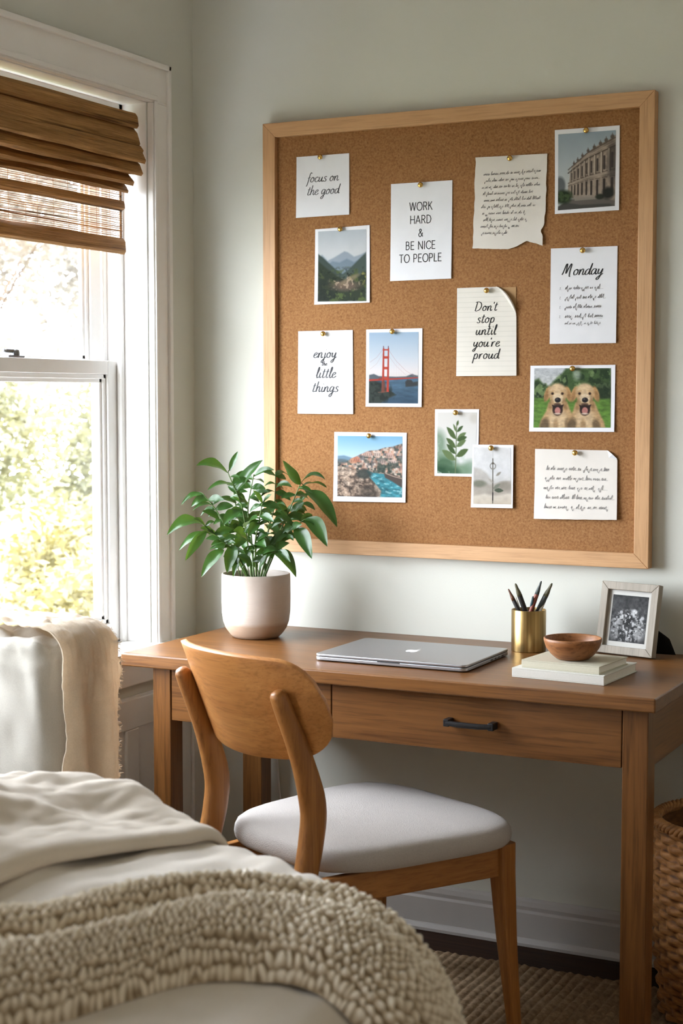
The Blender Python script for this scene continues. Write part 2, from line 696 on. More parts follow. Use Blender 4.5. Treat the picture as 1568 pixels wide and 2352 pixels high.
def window(idx, w):
    y0, y1, z0, z1 = w
    root = bpy.data.objects.new('window_%d' % idx, None)
    COL.objects.link(root)
    struct(root)
    k = MB()   # casing with back band, head, jamb liner
    cw = 0.079
    for ya, yb, s in ((y1, y1 + cw, 1), (y0 - cw, y0, -1)):
        k.box(0, 0.018, ya, yb, z0 - 0.02, z1 - 0.002)
        e = yb if s > 0 else ya
        k.box(0.0, 0.026, min(e, e - s * 0.014), max(e, e - s * 0.014), z0 - 0.02, z1 + 0.10)
        e = ya if s > 0 else yb
        k.box(0.018, 0.023, min(e + s * 0.004, e + s * 0.018), max(e + s * 0.004, e + s * 0.018), z0 - 0.02, z1 + 0.002)
    k.box(0, 0.018, y0 - cw, y1 + cw, z1 - 0.002, z1 + 0.10)
    k.box(0, 0.026, y0 - cw, y1 + cw, z1 + 0.086, z1 + 0.10)
    k.box(0.018, 0.023, y0 - 0.018, y1 + 0.018, z1 + 0.002, z1 + 0.016)
    k.build('casing', M_white, root, bevel=0.0025)
    j = MB()   # jambs, head jamb, stops and parting strips
    j.box(-WT, 0.0, y1 - 0.004, y1, z0, z1)
    j.box(-WT, 0.0, y0, y0 + 0.004, z0, z1)
    j.box(-WT, 0.0, y0, y1, z1 - 0.004, z1)
    for (ya, yb) in ((y1 - 0.020, y1 - 0.004), (y0 + 0.004, y0 + 0.020)):
        j.box(-0.086, -0.072, ya, yb, z0, z1)
        j.box(-0.131, -0.125, ya, yb, z0, z1)
    j.box(-0.086, -0.072, y0, y1, z1 - 0.02, z1)
    j.build('jamb', M_sash, root, bevel=0.002)
    zm = 1.44

    def sash(nm, xa, xb, za, zb, rail0, rail1, yo):
        st = 0.045
        a, b = y0 + yo, y1 - yo
        m = MB()
        m.box(xa, xb, a, a + st, za, zb)
        m.box(xa, xb, b - st, b, za, zb)
        m.box(xa, xb, a + st, b - st, za, za + rail0)
        m.box(xa, xb, a + st, b - st, zb - rail1, zb)
        # glazing beads, stepped
        for q, g in ((0.007, 0.012), (0.013, 0.022)):
            m.box(xa + q, xb - q, a + st, a + st + g, za + rail0, zb - rail1)
            m.box(xa + q, xb - q, b - st - g, b - st, za + rail0, zb - rail1)
            m.box(xa + q, xb - q, a + st, b - st, za + rail0, za + rail0 + g)
            m.box(xa + q, xb - q, a + st, b - st, zb - rail1 - g, zb - rail1)
        o = m.build(nm, M_sash, root, bevel=0.0018)
        xm = (xa + xb) / 2
        MB().box(xm - 0.002, xm + 0.002, a + st + 0.01, b - st - 0.01, za + rail0 + 0.01, zb - rail1 - 0.01).build('glass', M_glass, o)
        return o
    lo = sash('lower_sash', -0.124, -0.088, z0 + 0.002, zm + 0.020, 0.05, 0.035, 0.012)
    sash('upper_sash', -0.168, -0.132, zm - 0.022, z1 - 0.004, 0.035, 0.045, 0.022)
    lk = MB()
    yc = y1 - 0.425
    lk.box(-0.112, -0.092, yc - 0.03, yc + 0.03, zm + 0.020, zm + 0.025)
    lk.lathe([(0.011, 0), (0.011, 0.012), (0.008, 0.015)], 16, (-0.102, yc + 0.006, zm + 0.025), cap1=True)
    lk.tube([(-0.102, yc, zm + 0.036), (-0.104, yc - 0.03, zm + 0.036), (-0.1, yc - 0.042, zm + 0.038)], 0.005, 8)
    lk.build('sash_lock', m_plain('nickel_lock_%d' % idx, (120, 120, 120), 0.35, 0.5, 0.9), lo, bevel=0.001)
    s = MB()
    s.box(-0.09, 0.05, y0 - 0.10, y1 + 0.10, z0 - 0.021, z0)
    s.box(-WT - 0.04, -0.08, y0, y1, z0 - 0.04, z0)
    s.build('stool', M_sash, root, bevel=0.006)
    MB().box(0.0, 0.018, y0 - 0.07, y1 + 0.07, z0 - 0.095, z0 - 0.021).build('apron', M_white, root, bevel=0.003)
    return root


window(1, WIN)
window(2, WIN_FILL)  # unseen window, put in only for its fill light

# ------------------------------------------------------------------ bamboo roman shade
shade = thing('roman_shade', 'brown woven bamboo roman shade pulled partway down in the window', 'window shade', (-0.03, -0.81, 2.085))
SB = (-0.03, -0.81, 2.085)
YA, YB = -1.705, -0.262


def strip(pts, thick, jit, seed, ya=YA, yb=YB, ny=60):
    """a closed slat profile pts [(x,z)] swept along y with a slightly wandering edge"""
    m = MB()
    n = len(pts)
    vs = []
    for j in range(ny):
        y = ya + (yb - ya) * j / (ny - 1)
        for i, (x, z) in enumerate(pts):
            dx = jit * nz(y * 9 + seed, i * 1.7, seed)
            dz = jit * nz(y * 7 + seed * 3, i * 2.3, seed + 5)
            vs.append((x + dx - SB[0], y - SB[1], z + dz - SB[2]))
    fs = []
    for j in range(ny - 1):
        for i in range(n):
            i2 = (i + 1) % n
            fs.append((j * n + i, j * n + i2, (j + 1) * n + i2, (j + 1) * n + i))
    fs.append(tuple(range(n)))
    fs.append(tuple(reversed([(ny - 1) * n + i for i in range(n)])))
    m.add(vs, fs)
    return m


hr = strip([(-0.06, 2.085), (-0.008, 2.085), (0.0, 2.075), (0.002, 2.052), (-0.004, 2.046), (-0.06, 2.05)], 0, 0.002, 3.1)
hr.build('headrail', M_bamboo, shade, smooth=False)
folds = [  # (x out at lip, z top, z lip, thickness)
    (0.006, 2.048, 2.003, 0.018), (0.012, 2.012, 1.985, 0.014), (0.022, 1.996, 1.958, 0.018),
    (0.010, 1.966, 1.927, 0.018), (-0.012, 1.934, 1.905, 0.016), (-0.030, 1.914, 1.886, 0.014)]
for i, (xl, zt, zl, th) in enumerate(folds):
    yb = YB + (-0.0, 0.004, 0.0, 0.004, -0.002, 0.0)[i]
    f = strip([(-0.062, zt), (xl - 0.022, zt + 0.002), (xl - 0.008, zt - 0.012), (xl, zl + 0.006), (xl - 0.003, zl - 0.001),
               (xl - th, zl + 0.004), (-0.062, zl + 0.012)], 0, 0.004, 7.3 + i * 2.1, yb=yb)
    f.build('fold', M_bamboo, shade)
# sheer woven lower panel: single reeds with daylight between them, tied by vertical threads
wv = MB()
rz = 1.892
xr = -0.052
k = 0
while rz > 1.766:
    r = random.choice((0.0007, 0.0008, 0.0010, 0.0013, 0.0020))
    off = random.uniform(-1, 1) * 0.0015
    pts = []
    for j in range(26):
        y = YA + (YB - YA) * j / 25
        pts.append((xr + 0.002 * nz(y * 6, k * 1.3) - SB[0], y - SB[1], rz + off * 0.5 + 0.003 * nz(y * 4, k * 0.77, 4) - SB[2]))
    wv.tube(pts, r, 5)
    rz -= random.uniform(0.0030, 0.0066)
    k += 1
for j in range(26):
    y = YA + 0.012 + (YB - YA - 0.02) * j / 25 + random.uniform(-.008, .008)
    wv.tube([(xr + 0.003 - SB[0], y - SB[1], 1.895 - SB[2]), (xr + 0.003 - SB[0], y + 0.002 - SB[1], 1.76 - SB[2])], 0.0006, 4)
wv.build('woven_panel', M_reed, shade, smooth=True)
# denser edge binding of the woven panel and a flat rib
for y, wd in ((YB - 0.004, 0.006), (YA + 0.004, 0.006)):
    eb = MB().box(xr - 0.001 - SB[0], xr + 0.001 - SB[0], y - wd - SB[1], y + wd * 0.3 - SB[1], 1.766 - SB[2], 1.895 - SB[2])
    eb.build('edge_binding', M_reed, shade)
strip([(-0.058, 1.866), (-0.046, 1.866), (-0.043, 1.858), (-0.043, 1.848), (-0.048, 1.843), (-0.058, 1.845)], 0, 0.0015, 21.0).build('rib', M_bamboo, shade)
strip([(-0.062, 1.770), (-0.048, 1.772), (-0.042, 1.762), (-0.040, 1.738), (-0.046, 1.731), (-0.062, 1.735)], 0, 0.0015, 33.0).build('bottom_rail', M_bamboo, shade)

# ------------------------------------------------------------------ cork board
BX0, BX1, BZ0, BZ1 = 0.232, 1.271, 0.961, 2.075
FW = 0.036
CY = -0.017                       # front surface of the cork
board = thing('cork_board', 'large cork pin board in a pale oak frame hung on the back wall', 'notice board', ((BX0 + BX1) / 2, 0, BZ0))
bo = ((BX0 + BX1) / 2, 0.0, BZ0)


def rel(m, o):
    m.v = [(p[0] - o[0], p[1] - o[1], p[2] - o[2]) for p in m.v]
    return m


rel(MB().box(BX0 + 0.02, BX1 - 0.02, CY, -0.003, BZ0 + 0.02, BZ1 - 0.02), bo).build('cork_panel', M_cork, board)


def frame_bar(c0, c1, c2, c3, ya, yb):
    return MB().hexa([(c0[0], ya, c0[1]), (c1[0], ya, c1[1]), (c1[0], yb, c1[1]), (c0[0], yb, c0[1]),
                      (c3[0], ya, c3[1]), (c2[0], ya, c2[1]), (c2[0], yb, c2[1]), (c3[0], yb, c3[1])])


g = 0.0004
o4 = [(BX0, BZ0), (BX1, BZ0), (BX1, BZ1), (BX0, BZ1)]
i4 = [(BX0 + FW, BZ0 + FW), (BX1 - FW, BZ0 + FW), (BX1 - FW, BZ1 - FW), (BX0 + FW, BZ1 - FW)]
for k in range(4):
    k2 = (k + 1) % 4
    b = frame_bar(o4[k], o4[k2], i4[k2], i4[k], -0.032, -0.001)
    rel(b, bo).build('frame_rail', M_frame['x' if k % 2 == 0 else 'z'], board, bevel=0.0014)

# ------------------------------------------------------------------ painting of the photo prints (vertex colours on fine grids)


class Pic:
    def __init__(s, w, h, seed=1):
        s.w, s.h = w, h
        s.v, s.u = np.mgrid[0:h, 0:w].astype(float)
        s.u /= w - 1
        s.v /= h - 1
        s.a = np.zeros((h, w, 3))
        s.rng = np.random.default_rng(seed)
        s.px = 1.0 / w

    def fbm(s, sx, sy=None, oct=4, gain=0.55):
        sy = sy or sx * s.h / s.w
        out = np.zeros((s.h, s.w))
        amp, tot = 1.0, 0
        for o in range(oct):
            gx, gy = int(sx * 2 ** o) + 2, int(sy * 2 ** o) + 2
            g_ = s.rng.random((gy + 1, gx + 1))
            x, y = s.u * (gx - 1), s.v * (gy - 1)
            xi, yi = np.minimum(x.astype(int), gx - 1), np.minimum(y.astype(int), gy - 1)
            fx, fy = x - xi, y - yi
            fx, fy = fx * fx * (3 - 2 * fx), fy * fy * (3 - 2 * fy)
            out += amp * ((g_[yi, xi] * (1 - fx) + g_[yi, xi + 1] * fx) * (1 - fy) + (g_[yi + 1, xi] * (1 - fx) + g_[yi + 1, xi + 1] * fx) * fy)
            tot += amp
            amp *= gain
        return out / tot

    def put(s, c, m=1.0):
        m = np.broadcast_to(m, (s.h, s.w))[..., None]
        s.a = s.a * (1 - m) + np.asarray(c, float) * m

    def grad(s, stops):
        for i in range(3):
            s.a[..., i] = np.interp(s.v, [p for p, _ in stops], [c[i] for _, c in stops])

    def poly(s, pts, c=None, soft=1.5, m=1.0):
        """signed-distance filled polygon"""
        x, y = s.u, s.v * s.h / s.w
        P = [(p[0], p[1] * s.h / s.w) for p in pts]
        ins = np.zeros(x.shape, bool)
        d = np.full(x.shape, 9.0)
        for (x1, y1), (x2, y2) in zip(P, P[1:] + P[:1]):
            if y1 != y2:
                ins ^= ((y1 > y) != (y2 > y)) & (x < (x2 - x1) * (y - y1) / (y2 - y1) + x1)
            dx, dy = x2 - x1, y2 - y1
            t = np.clip(((x - x1) * dx + (y - y1) * dy) / max(dx * dx + dy * dy, 1e-12), 0, 1)
            d = np.minimum(d, np.hypot(x - x1 - t * dx, y - y1 - t * dy))
        sd = np.where(ins, d, -d)
        k = np.clip(sd / (soft * s.px) + 0.5, 0, 1) * m
        if c is not None:
            s.put(c, k)
        return k

    def ell(s, cx, cy, rx, ry, c=None, rot=0.0, soft=0.15, m=1.0):
        x, y = s.u - cx, (s.v - cy) * s.h / s.w
        ry = ry * s.h / s.w
        ca, sa = math.cos(rot), math.sin(rot)
        q = np.hypot((x * ca + y * sa) / rx, (-x * sa + y * ca) / ry)
        k = np.clip((1 - q) / soft + 0.5, 0, 1) * m
        if c is not None:
            s.put(c, k)
        return k

    def line(s, pts, wd, c, m=1.0):
        x, y = s.u, s.v * s.h / s.w
        P = [(p[0], p[1] * s.h / s.w) for p in pts]
        d = np.full(x.shape, 9.0)
        for (x1, y1), (x2, y2) in zip(P[:-1], P[1:]):
            dx, dy = x2 - x1, y2 - y1
            t = np.clip(((x - x1) * dx + (y - y1) * dy) / max(dx * dx + dy * dy, 1e-12), 0, 1)
            d = np.minimum(d, np.hypot(x - x1 - t * dx, y - y1 - t * dy))
        s.put(c, np.clip((wd - d) / s.px + 0.5, 0, 1) * m)

    def tone(s, f, amt, m=1.0):
        s.a = s.a * (1 + np.broadcast_to(m, f.shape)[..., None] * ((f - 0.5) * amt)[..., None])


def pic_mountain():
    p = Pic(124, 180, 3)
    p.grad([(0, (200, 208, 216)), (0.3, (216, 219, 222)), (0.45, (208, 213, 218))])
    p.tone(p.fbm(3), 0.06)
    p.poly([(0, .45), (.08, .33), (.2, .42), (.33, .38), (.55, .295), (.62, .31), (.75, .375), (.9, .345), (1, .31), (1, .7), (0, .7)], (158, 170, 182), 4)
    p.poly([(.15, .5), (.3, .43), (.45, .45), (.6, .40), (.75, .45), (.9, .40), (1, .42), (1, .7), (.1, .7)], (126, 142, 156), 5)
    p.poly([(0, .32), (.1, .37), (.22, .45), (.36, .54), (.52, .62), (.6, .72), (0, .8)], (66, 80, 74), 4)
    p.poly([(1, .32), (.9, .38), (.78, .46), (.66, .54), (.5, .62), (.4, .74), (1, .8)], (74, 88, 82), 4)
    p.poly([(0, .42), (.2, .54), (.4, .64), (.6, .7), (.8, .66), (1, .58), (1, 1), (0, 1)], (50, 60, 44), 6)
    f = p.fbm(9, oct=5)
    g_ = p.fbm(14, oct=4)
    lo = np.clip((p.v - .5) / .1, 0, 1)
    p.put((84, 98, 52), np.clip((f - .52) * 9, 0, 1) * lo * .8)
    p.put((30, 38, 28), np.clip((g_ - .55) * 9, 0, 1) * lo * .8)
    p.ell(.55, .78, .3, .07, (128, 104, 92), 0, .8, .75)
    p.ell(.66, .69, .22, .035, (150, 134, 108), -.45, .7, .7)
    h = p.fbm(20, oct=2)
    p.put((186, 164, 140), np.clip((h - .6) * 12, 0, 1) * p.ell(.55, .75, .32, .1, None, 0, .6) * .9)
    p.put((176, 170, 90), np.clip((g_ - .6) * 12, 0, 1) * p.ell(.86, .67, .16, .1, None, 0, .7) * .8)
    p.ell(.12, .92, .25, .25, (28, 34, 28), 0, .9, .6)
    p.put((92, 108, 60), np.clip((f - .55) * 10, 0, 1) * np.clip((p.v - .8) / .1, 0, 1) * .7)
    return p


def pic_bridge():
    p = Pic(124, 178, 5)
    p.grad([(0, (166, 190, 214)), (0.35, (204, 213, 224)), (0.55, (228, 221, 222)), (0.63, (224, 214, 212))])
    p.poly([(0, .6), (.1, .585), (.2, .615), (.35, .62), (.55, .625), (.75, .62), (.88, .585), (.93, .6), (1, .61), (1, .68), (0, .68)], (88, 96, 104), 3)
    p.poly([(0, .665), (1, .645), (1, 1), (0, 1)], (74, 102, 124), 2)
    w = p.fbm(4, 30, oct=4)
    wm = np.clip((p.v - .66) / .02, 0, 1)
    p.tone(w, .5, wm)
    p.put((48, 70, 90), wm * np.clip((p.v - .75) / .3, 0, .75))
    p.poly([(0, .66), (.12, .68), (.24, .72), (.3, .78), (.45, .83), (.56, .88), (.4, .93), (.25, 1), (0, 1)], (48, 56, 50), 4)
    p.put((28, 34, 30), np.clip((p.fbm(10) - .45) * 8, 0, 1) * p.ell(.1, .85, .4, .16, None, 0, .4) * .8)
    p.poly([(.74, .70), (.78, .665), (.86, .67), (.9, .70), (1, .69), (1, .75), (.9, .76), (.75, .765)], (58, 60, 62), 3)
    red = (184, 66, 48)
    p.line([(.02, .42), (.16, .35), (.28, .24)], .0022, (180, 130, 130), .8)
    p.line([(.02, .52), (.16, .44), (.28, .30)], .0022, (190, 150, 150), .7)
    p.line([(.40, .25), (.55, .40), (.75, .54), (.93, .62)], .0025, (180, 130, 130), .8)
    p.line([(.40, .33), (.55, .47), (.75, .60)], .0022, (190, 150, 150), .7)
    for i in range(9):
        x = .46 + i * .05
        p.line([(x, .31 + i * .036 + .03), (x, .64)], .001, (196, 170, 172), .35)
    p.poly([(0, .66), (.4, .648), (1, .632), (1, .645), (.4, .672), (0, .688)], (172, 62, 50), 1.2)
    p.poly([(.2, .64), (.32, .63), (.32, .66), (.2, .68)], (150, 52, 44), 2, .6)
    for xa, xb in ((.275, .315), (.375, .412)):
        p.poly([(xa + .008, .22), (xb - .003, .22), (xb, .84), (xa - .012, .84)], red, 1.2)
        p.line([((xa + xb) / 2, .195), ((xa + xb) / 2, .22)], .008, (110, 70, 80))
    for y0, y1 in ((.235, .255), (.335, .37), (.485, .52), (.63, .66)):
        p.poly([(.28, y0), (.41, y0), (.41, y1), (.28, y1)], red, 1.2)
    p.line([(.30, .25), (.29, .82)], .004, (130, 40, 34), .6)
    p.line([(.39, .25), (.398, .82)], .004, (130, 40, 34), .6)
    p.poly([(.27, .70), (.31, .66), (.35, .76), (.36, .84), (.26, .86)], (94, 62, 52), 3, .8)
    p.line([(.2, .845), (.38, .835)], .006, (150, 90, 70), .6)
    return p


def pic_coast():
    p = Pic(160, 150, 9)
    p.grad([(0, (122, 172, 204)), (0.3, (176, 204, 218)), (0.45, (206, 218, 222))])
    p.poly([(0, .33), (.1, .32), (.2, .35), (.35, .42), (.35, .5), (0, .5)], (112, 142, 162), 4)
    town = p.poly([(0, .42), (.12, .43), (.25, .36), (.36, .30), (.5, .24), (.62, .23), (.72, .19), (.85, .17), (.93, .14), (1, .12), (1, .75), (.5, .62), (0, .6)], (112, 100, 92), 2.5)
    bl = p.rng.random((26, 30))
    bi = bl[(p.v * 25).astype(int) % 26, np.minimum(((p.u * 29) + (p.v * 25).astype(int) % 2 * .5).astype(int), 29)]
    pal = [(196, 164, 146), (206, 188, 172), (170, 128, 112), (122, 118, 118), (84, 92, 82), (190, 148, 124), (70, 78, 72)]
    for i, c in enumerate(pal):
        p.put(c, town * ((bi >= i / 7) & (bi < (i + 1) / 7)) * .75)
    p.tone(p.fbm(24, oct=3), 1.0, town)
    for x, y, c in ((.25, .41, (204, 142, 108)), (.3, .39, (190, 122, 96)), (.47, .3, (204, 170, 156)), (.62, .3, (210, 186, 172)), (.8, .32, (206, 168, 156)), (.85, .43, (208, 182, 172)), (.7, .42, (186, 160, 150))):
        p.poly([(x - .05, y - .035), (x, y - .055), (x + .05, y - .035), (x + .05, y + .04), (x - .05, y + .04)], c, 2.5, .8)
        for q in (-.03, 0, .03):
            p.line([(x + q, y - .015), (x + q, y + .02)], .004, (88, 74, 70), .7)
    f = p.fbm(8, oct=5)
    p.put((52, 66, 58), np.clip((f - .53) * 9, 0, 1) * town * np.clip((p.v - .3) * 5, 0, .8))
    p.poly([(.45, .56), (.55, .60), (.75, .62), (1, .80), (1, 1), (.5, 1), (.6, .85), (.5, .7)], (64, 134, 146), 3)
    wm = p.poly([(.5, .6), (.62, .64), (1, .84), (1, 1), (.55, 1), (.66, .85), (.55, .72)])
    p.tone(p.fbm(12, 30, oct=3), .8, wm)
    p.put((150, 196, 200), wm * np.clip((p.fbm(16, 26, oct=3) - .6) * 10, 0, .8))
    p.poly([(.72, .6), (.85, .62), (1, .68), (1, .84), (.85, .74), (.74, .68)], (82, 72, 66), 3)
    p.line([(.75, .61), (.88, .66), (1, .69)], .008, (190, 166, 148), .7)
    rock = p.poly([(0, .5), (.15, .52), (.3, .56), (.45, .57), (.52, .7), (.62, .82), (.68, .9), (.66, 1), (0, 1)], (162, 140, 122), 3)
    f = p.fbm(7, oct=5)
    g_ = np.abs(p.fbm(6, 9, oct=4) - .5) * 2
    p.put((82, 70, 62), rock * np.clip((.2 - g_) * 7, 0, 1) * .8)
    p.put((206, 184, 164), rock * np.clip((f - .52) * 8, 0, 1) * .7)
    p.tone(p.fbm(22, oct=4), 1.1, rock)
    p.ell(.42, .62, .12, .08, (52, 60, 56), 0, .5, .85)
    p.ell(.5, .92, .16, .1, (72, 66, 60), 0, .8, .6)
    p.ell(.05, .42, .12, .04, (84, 92, 92), 0, .6, .7)
    return p


def pic_palace():
    p = Pic(132, 180, 11)
    p.grad([(0, (168, 184, 196)), (0.5, (200, 208, 212)), (0.7, (206, 208, 208))])
    p.tone(p.fbm(3), .06)
    p.ell(.03, .68, .1, .12, (84, 90, 92), 0, .4, .8)
    base = [(1.0, .06), (.86, .13), (.72, .17), (.60, .22), (.52, .27), (.42, .32), (.33, .38), (.24, .45), (.19, .66), (.16, .82), (.3, .87), (1, .95)]
    b = p.poly(base, (164, 148, 134), 2)
    p.tone(p.fbm(10, 16, oct=4), .6, b)
    # perspective: horizontal courses run to a vanishing point low on the left

    def P(u, t):    # u 0 (far left) .. 1 (near right), t 0 (cornice) .. 1 (ground)
        yt = np.interp(u, [0, .4, 1], [.46, .25, .06])
        yb = np.interp(u, [0, 1], [.83, .92])
        return (.18 + .82 * u, yt + (yb - yt) * t)
    for t, wd, c in ((.04, .010, (96, 84, 74)), (.10, .006, (196, 180, 162)), (.16, .012, (80, 70, 62)), (.52, .008, (92, 80, 72)), (.56, .007, (200, 184, 168)), (.62, .006, (96, 84, 76))):
        p.line([P(u, t) for u in (0, .2, .4, .6, .8, 1)], wd, c, .8)
    us = [.04, .10, .17, .25, .34, .44, .56, .70, .86]
    for i, u in enumerate(us):
        w_ = .012 + .03 * u
        p.line([P(u, .17), P(u, .52)], w_ * .45, (206, 190, 172), .9)
        p.line([P(u + w_ * .9, .18), P(u + w_ * .9, .52)], w_ * .3, (86, 74, 66), .8)
        um = u + .038 + .04 * u
        if um < .98:
            p.line([P(um, .26), P(um, .47)], .008 + .014 * u, (70, 62, 58), .9)
            p.line([P(um, .66), P(um, .92)], .010 + .016 * u, (58, 50, 46), .9)
            p.line([P(um - .01, .22), P(um + .02, .21)], .006 + .006 * u, (190, 172, 154), .8)
        p.line([P(u, .62), P(u, .97)], w_ * .5, (180, 164, 148), .8)
    for u in (.12, .2, .3, .42, .55, .68, .8, .93):
        x, y = P(u, 0)
        p.ell(x, y, .015 + .02 * u, .018 + .012 * u, (104, 94, 86), 0, .6)
        p.line([(x, y - .03 - .02 * u), (x, y)], .006, (112, 102, 94), .9)
    p.ell(.96, .42, .1, .26, (66, 60, 58), 0, .7, .65)
    p.poly([(0, .96), (.2, .87), (.45, .855), (.75, .87), (1, .93), (1, 1), (0, 1)], (112, 106, 100), 3)
    p.poly([(.28, .83), (.6, .83), (.66, .86), (.7, .89), (.3, .89)], (168, 158, 148), 2, .8)
    p.poly([(0, .95), (.12, .9), (.4, .95), (.9, .96), (1, 1), (0, 1)], (76, 74, 72), 4, .8)
    p.ell(.1, .83, .15, .09, (46, 58, 40), 0, .5)
    p.put((72, 90, 58), p.ell(.1, .82, .14, .08, None, 0, .5) * np.clip((p.fbm(16) - .5) * 8, 0, 1))
    p.ell(.74, .86, .08, .035, (54, 58, 48), 0, .5)
    p.ell(.88, .82, .1, .08, (48, 48, 44), 0, .6)
    return p


def pic_dogs():
    p = Pic(192, 150, 13)
    p.grad([(0, (198, 202, 206)), (.3, (206, 208, 206)), (.5, (120, 140, 96)), (1, (96, 124, 60))])
    f = p.fbm(9, oct=5)
    p.poly([(0, .2), (.06, .17), (.12, .27), (.2, .3), (.27, .2), (.36, .1), (.42, 0), (1, 0), (1, .56), (0, .56)], (70, 94, 54), 7)
    tr_ = p.poly([(0, .2), (.12, .27), (.27, .2), (.42, 0), (1, 0), (1, .56), (0, .56)], None, 10)
    p.put((42, 60, 36), tr_ * np.clip((f - .5) * 9, 0, .9))
    p.put((128, 150, 100), tr_ * np.clip((p.fbm(12, oct=3) - .6) * 9, 0, .8))
    p.ell(.9, .45, .25, .2, (38, 50, 34), 0, .9, .7)
    p.ell(.56, .1, .05, .1, (188, 200, 184), 0, .9, .7)
    p.poly([(0, .5), (.3, .5), (.6, .52), (1, .52), (1, 1), (0, 1)], (98, 136, 58), 6)
    p.tone(p.fbm(10, 26, oct=4), .4, np.clip((p.v - .5) * 20, 0, 1))
    gold, lite, dark = (196, 160, 116), (226, 198, 160), (140, 104, 66)

    def dog(cx, s_):
        X = lambda d: cx + d * s_
        p.poly([(X(-.12), .58), (X(.12), .56), (X(.17), .72), (X(.24), .9), (X(.26), 1), (X(-.24), 1), (X(-.22), .88), (X(-.15), .72)], gold, 5)
        p.ell(X(0), .86, .12, .2, lite, 0, .7, .8)
        p.ell(X(-.17), .97, .06, .13, (92, 76, 54), .2, .6, .8)
        p.ell(X(.15), .97, .05, .12, (98, 80, 58), -.2, .6, .7)
        p.ell(X(-.02), .98, .035, .12, (150, 116, 78), 0, .7, .6)
        for sg in (-1, 1):
            p.ell(X(sg * .135), .43, .042, .13, (186, 144, 96), sg * -.28, .35)
            p.ell(X(sg * .15), .47, .022, .10, dark, sg * -.28, .6, .5)
        p.ell(X(0), .42, .125, .155, gold, 0, .2)
        p.ell(X(-.01), .36, .10, .11, lite, 0, .5, .8)
        p.ell(X(0), .55, .10, .13, (214, 184, 144), 0, .3)
        p.ell(X(-.085), .6, .03, .12, dark, .2, .7, .5)
        p.ell(X(.09), .6, .03, .12, dark, -.2, .7, .6)
        p.ell(X(0), .5, .065, .075, (230, 206, 172), 0, .5)
        # mouth, tongue, nose, eyes
        p.ell(X(0), .70, .068, .10, (60, 42, 36), 0, .25)
        p.poly([(X(-.075), .615), (X(-.03), .625), (X(0), .605), (X(.03), .625), (X(.08), .61), (X(.06), .68), (X(.03), .75), (X(0), .77), (X(-.03), .75), (X(-.06), .68)], (48, 34, 30), 2.5)
        p.ell(X(0), .715, .038, .06, (196, 132, 124), 0, .3)
        p.ell(X(0), .765, .045, .016, (226, 206, 186), 0, .5, .8)
        p.ell(X(-.005), .605, .05, .022, (90, 66, 52), 0, .4, .8)
        p.ell(X(0), .535, .04, .043, (38, 34, 34), 0, .25)
        p.ell(X(-.01), .518, .014, .012, (96, 92, 92), 0, .6, .8)
        for sg in (-1, 1):
            p.ell(X(sg * .065 - .005), .425, .021, .027, (108, 78, 54), 0, .4, .8)
            p.ell(X(sg * .065 - .005), .428, .013, .018, (46, 32, 26), 0, .3)
            p.ell(X(sg * .065 - .005), .385, .03, .014, (200, 164, 118), sg * .3, .6, .8)
    dog(.315, 1.0)
    dog(.67, 1.02)
    p.tone(p.fbm(26, 34, oct=3), .3)
    return p


def leafshape(p, bx, by, tx, ty, w, c, m=1.0, soft=2.0):
    dx, dy = tx - bx, ty - by
    nx_, ny_ = -dy, dx
    L = []
    for t, k in ((0, 0), (.2, .65), (.45, 1), (.7, .8), (.9, .35), (1, 0)):
        L.append((bx + dx * t + nx_ * w * k, by + dy * t + ny_ * w * k))
    for t, k in ((.9, .35), (.7, .8), (.45, 1), (.2, .65)):
        L.append((bx + dx * t - nx_ * w * k, by + dy * t - ny_ * w * k))
    p.poly(L, c, soft, m)


def pic_sprig():
    p = Pic(100, 150, 17)
    p.grad([(0, (226, 222, 216)), (.6, (228, 227, 224)), (1, (222, 222, 220))])
    for x, y, rx, ry, c, m in ((.02, .5, .2, .2, (112, 138, 112), .8), (.05, .7, .25, .14, (126, 150, 126), .7), (.2, .86, .3, .14, (72, 104, 74), .9), (.05, .97, .3, .1, (46, 78, 54), .9), (.6, .95, .3, .1, (104, 134, 104), .8), (.85, .9, .2, .12, (122, 150, 124), .7), (.95, .1, .12, .08, (196, 188, 176), .5), (.4, .98, .2, .08, (60, 92, 64), .8)):
        p.ell(x, y, rx, ry, c, 0, .8, m)
    p.put((200, 212, 200), np.clip((p.fbm(5) - .55) * 7, 0, .6) * np.clip((p.v - .4) * 4, 0, 1))
    st = (112, 124, 92)
    p.line([(.5, .18), (.49, .4), (.485, .7), (.47, 1)], .012, st)
    G = [(84, 104, 62), (104, 124, 82), (70, 92, 54)]
    for i, (bx, by, tx, ty) in enumerate([(.5, .22, .54, .13), (.49, .32, .41, .19), (.5, .32, .66, .22), (.49, .44, .24, .24), (.5, .44, .74, .33), (.5, .46, .76, .40), (.485, .58, .23, .42), (.49, .56, .74, .45), (.48, .68, .24, .52), (.485, .72, .8, .6), (.48, .78, .12, .62)]):
        leafshape(p, bx, by, tx, ty, .17 if i else .3, G[i % 3])
    return p


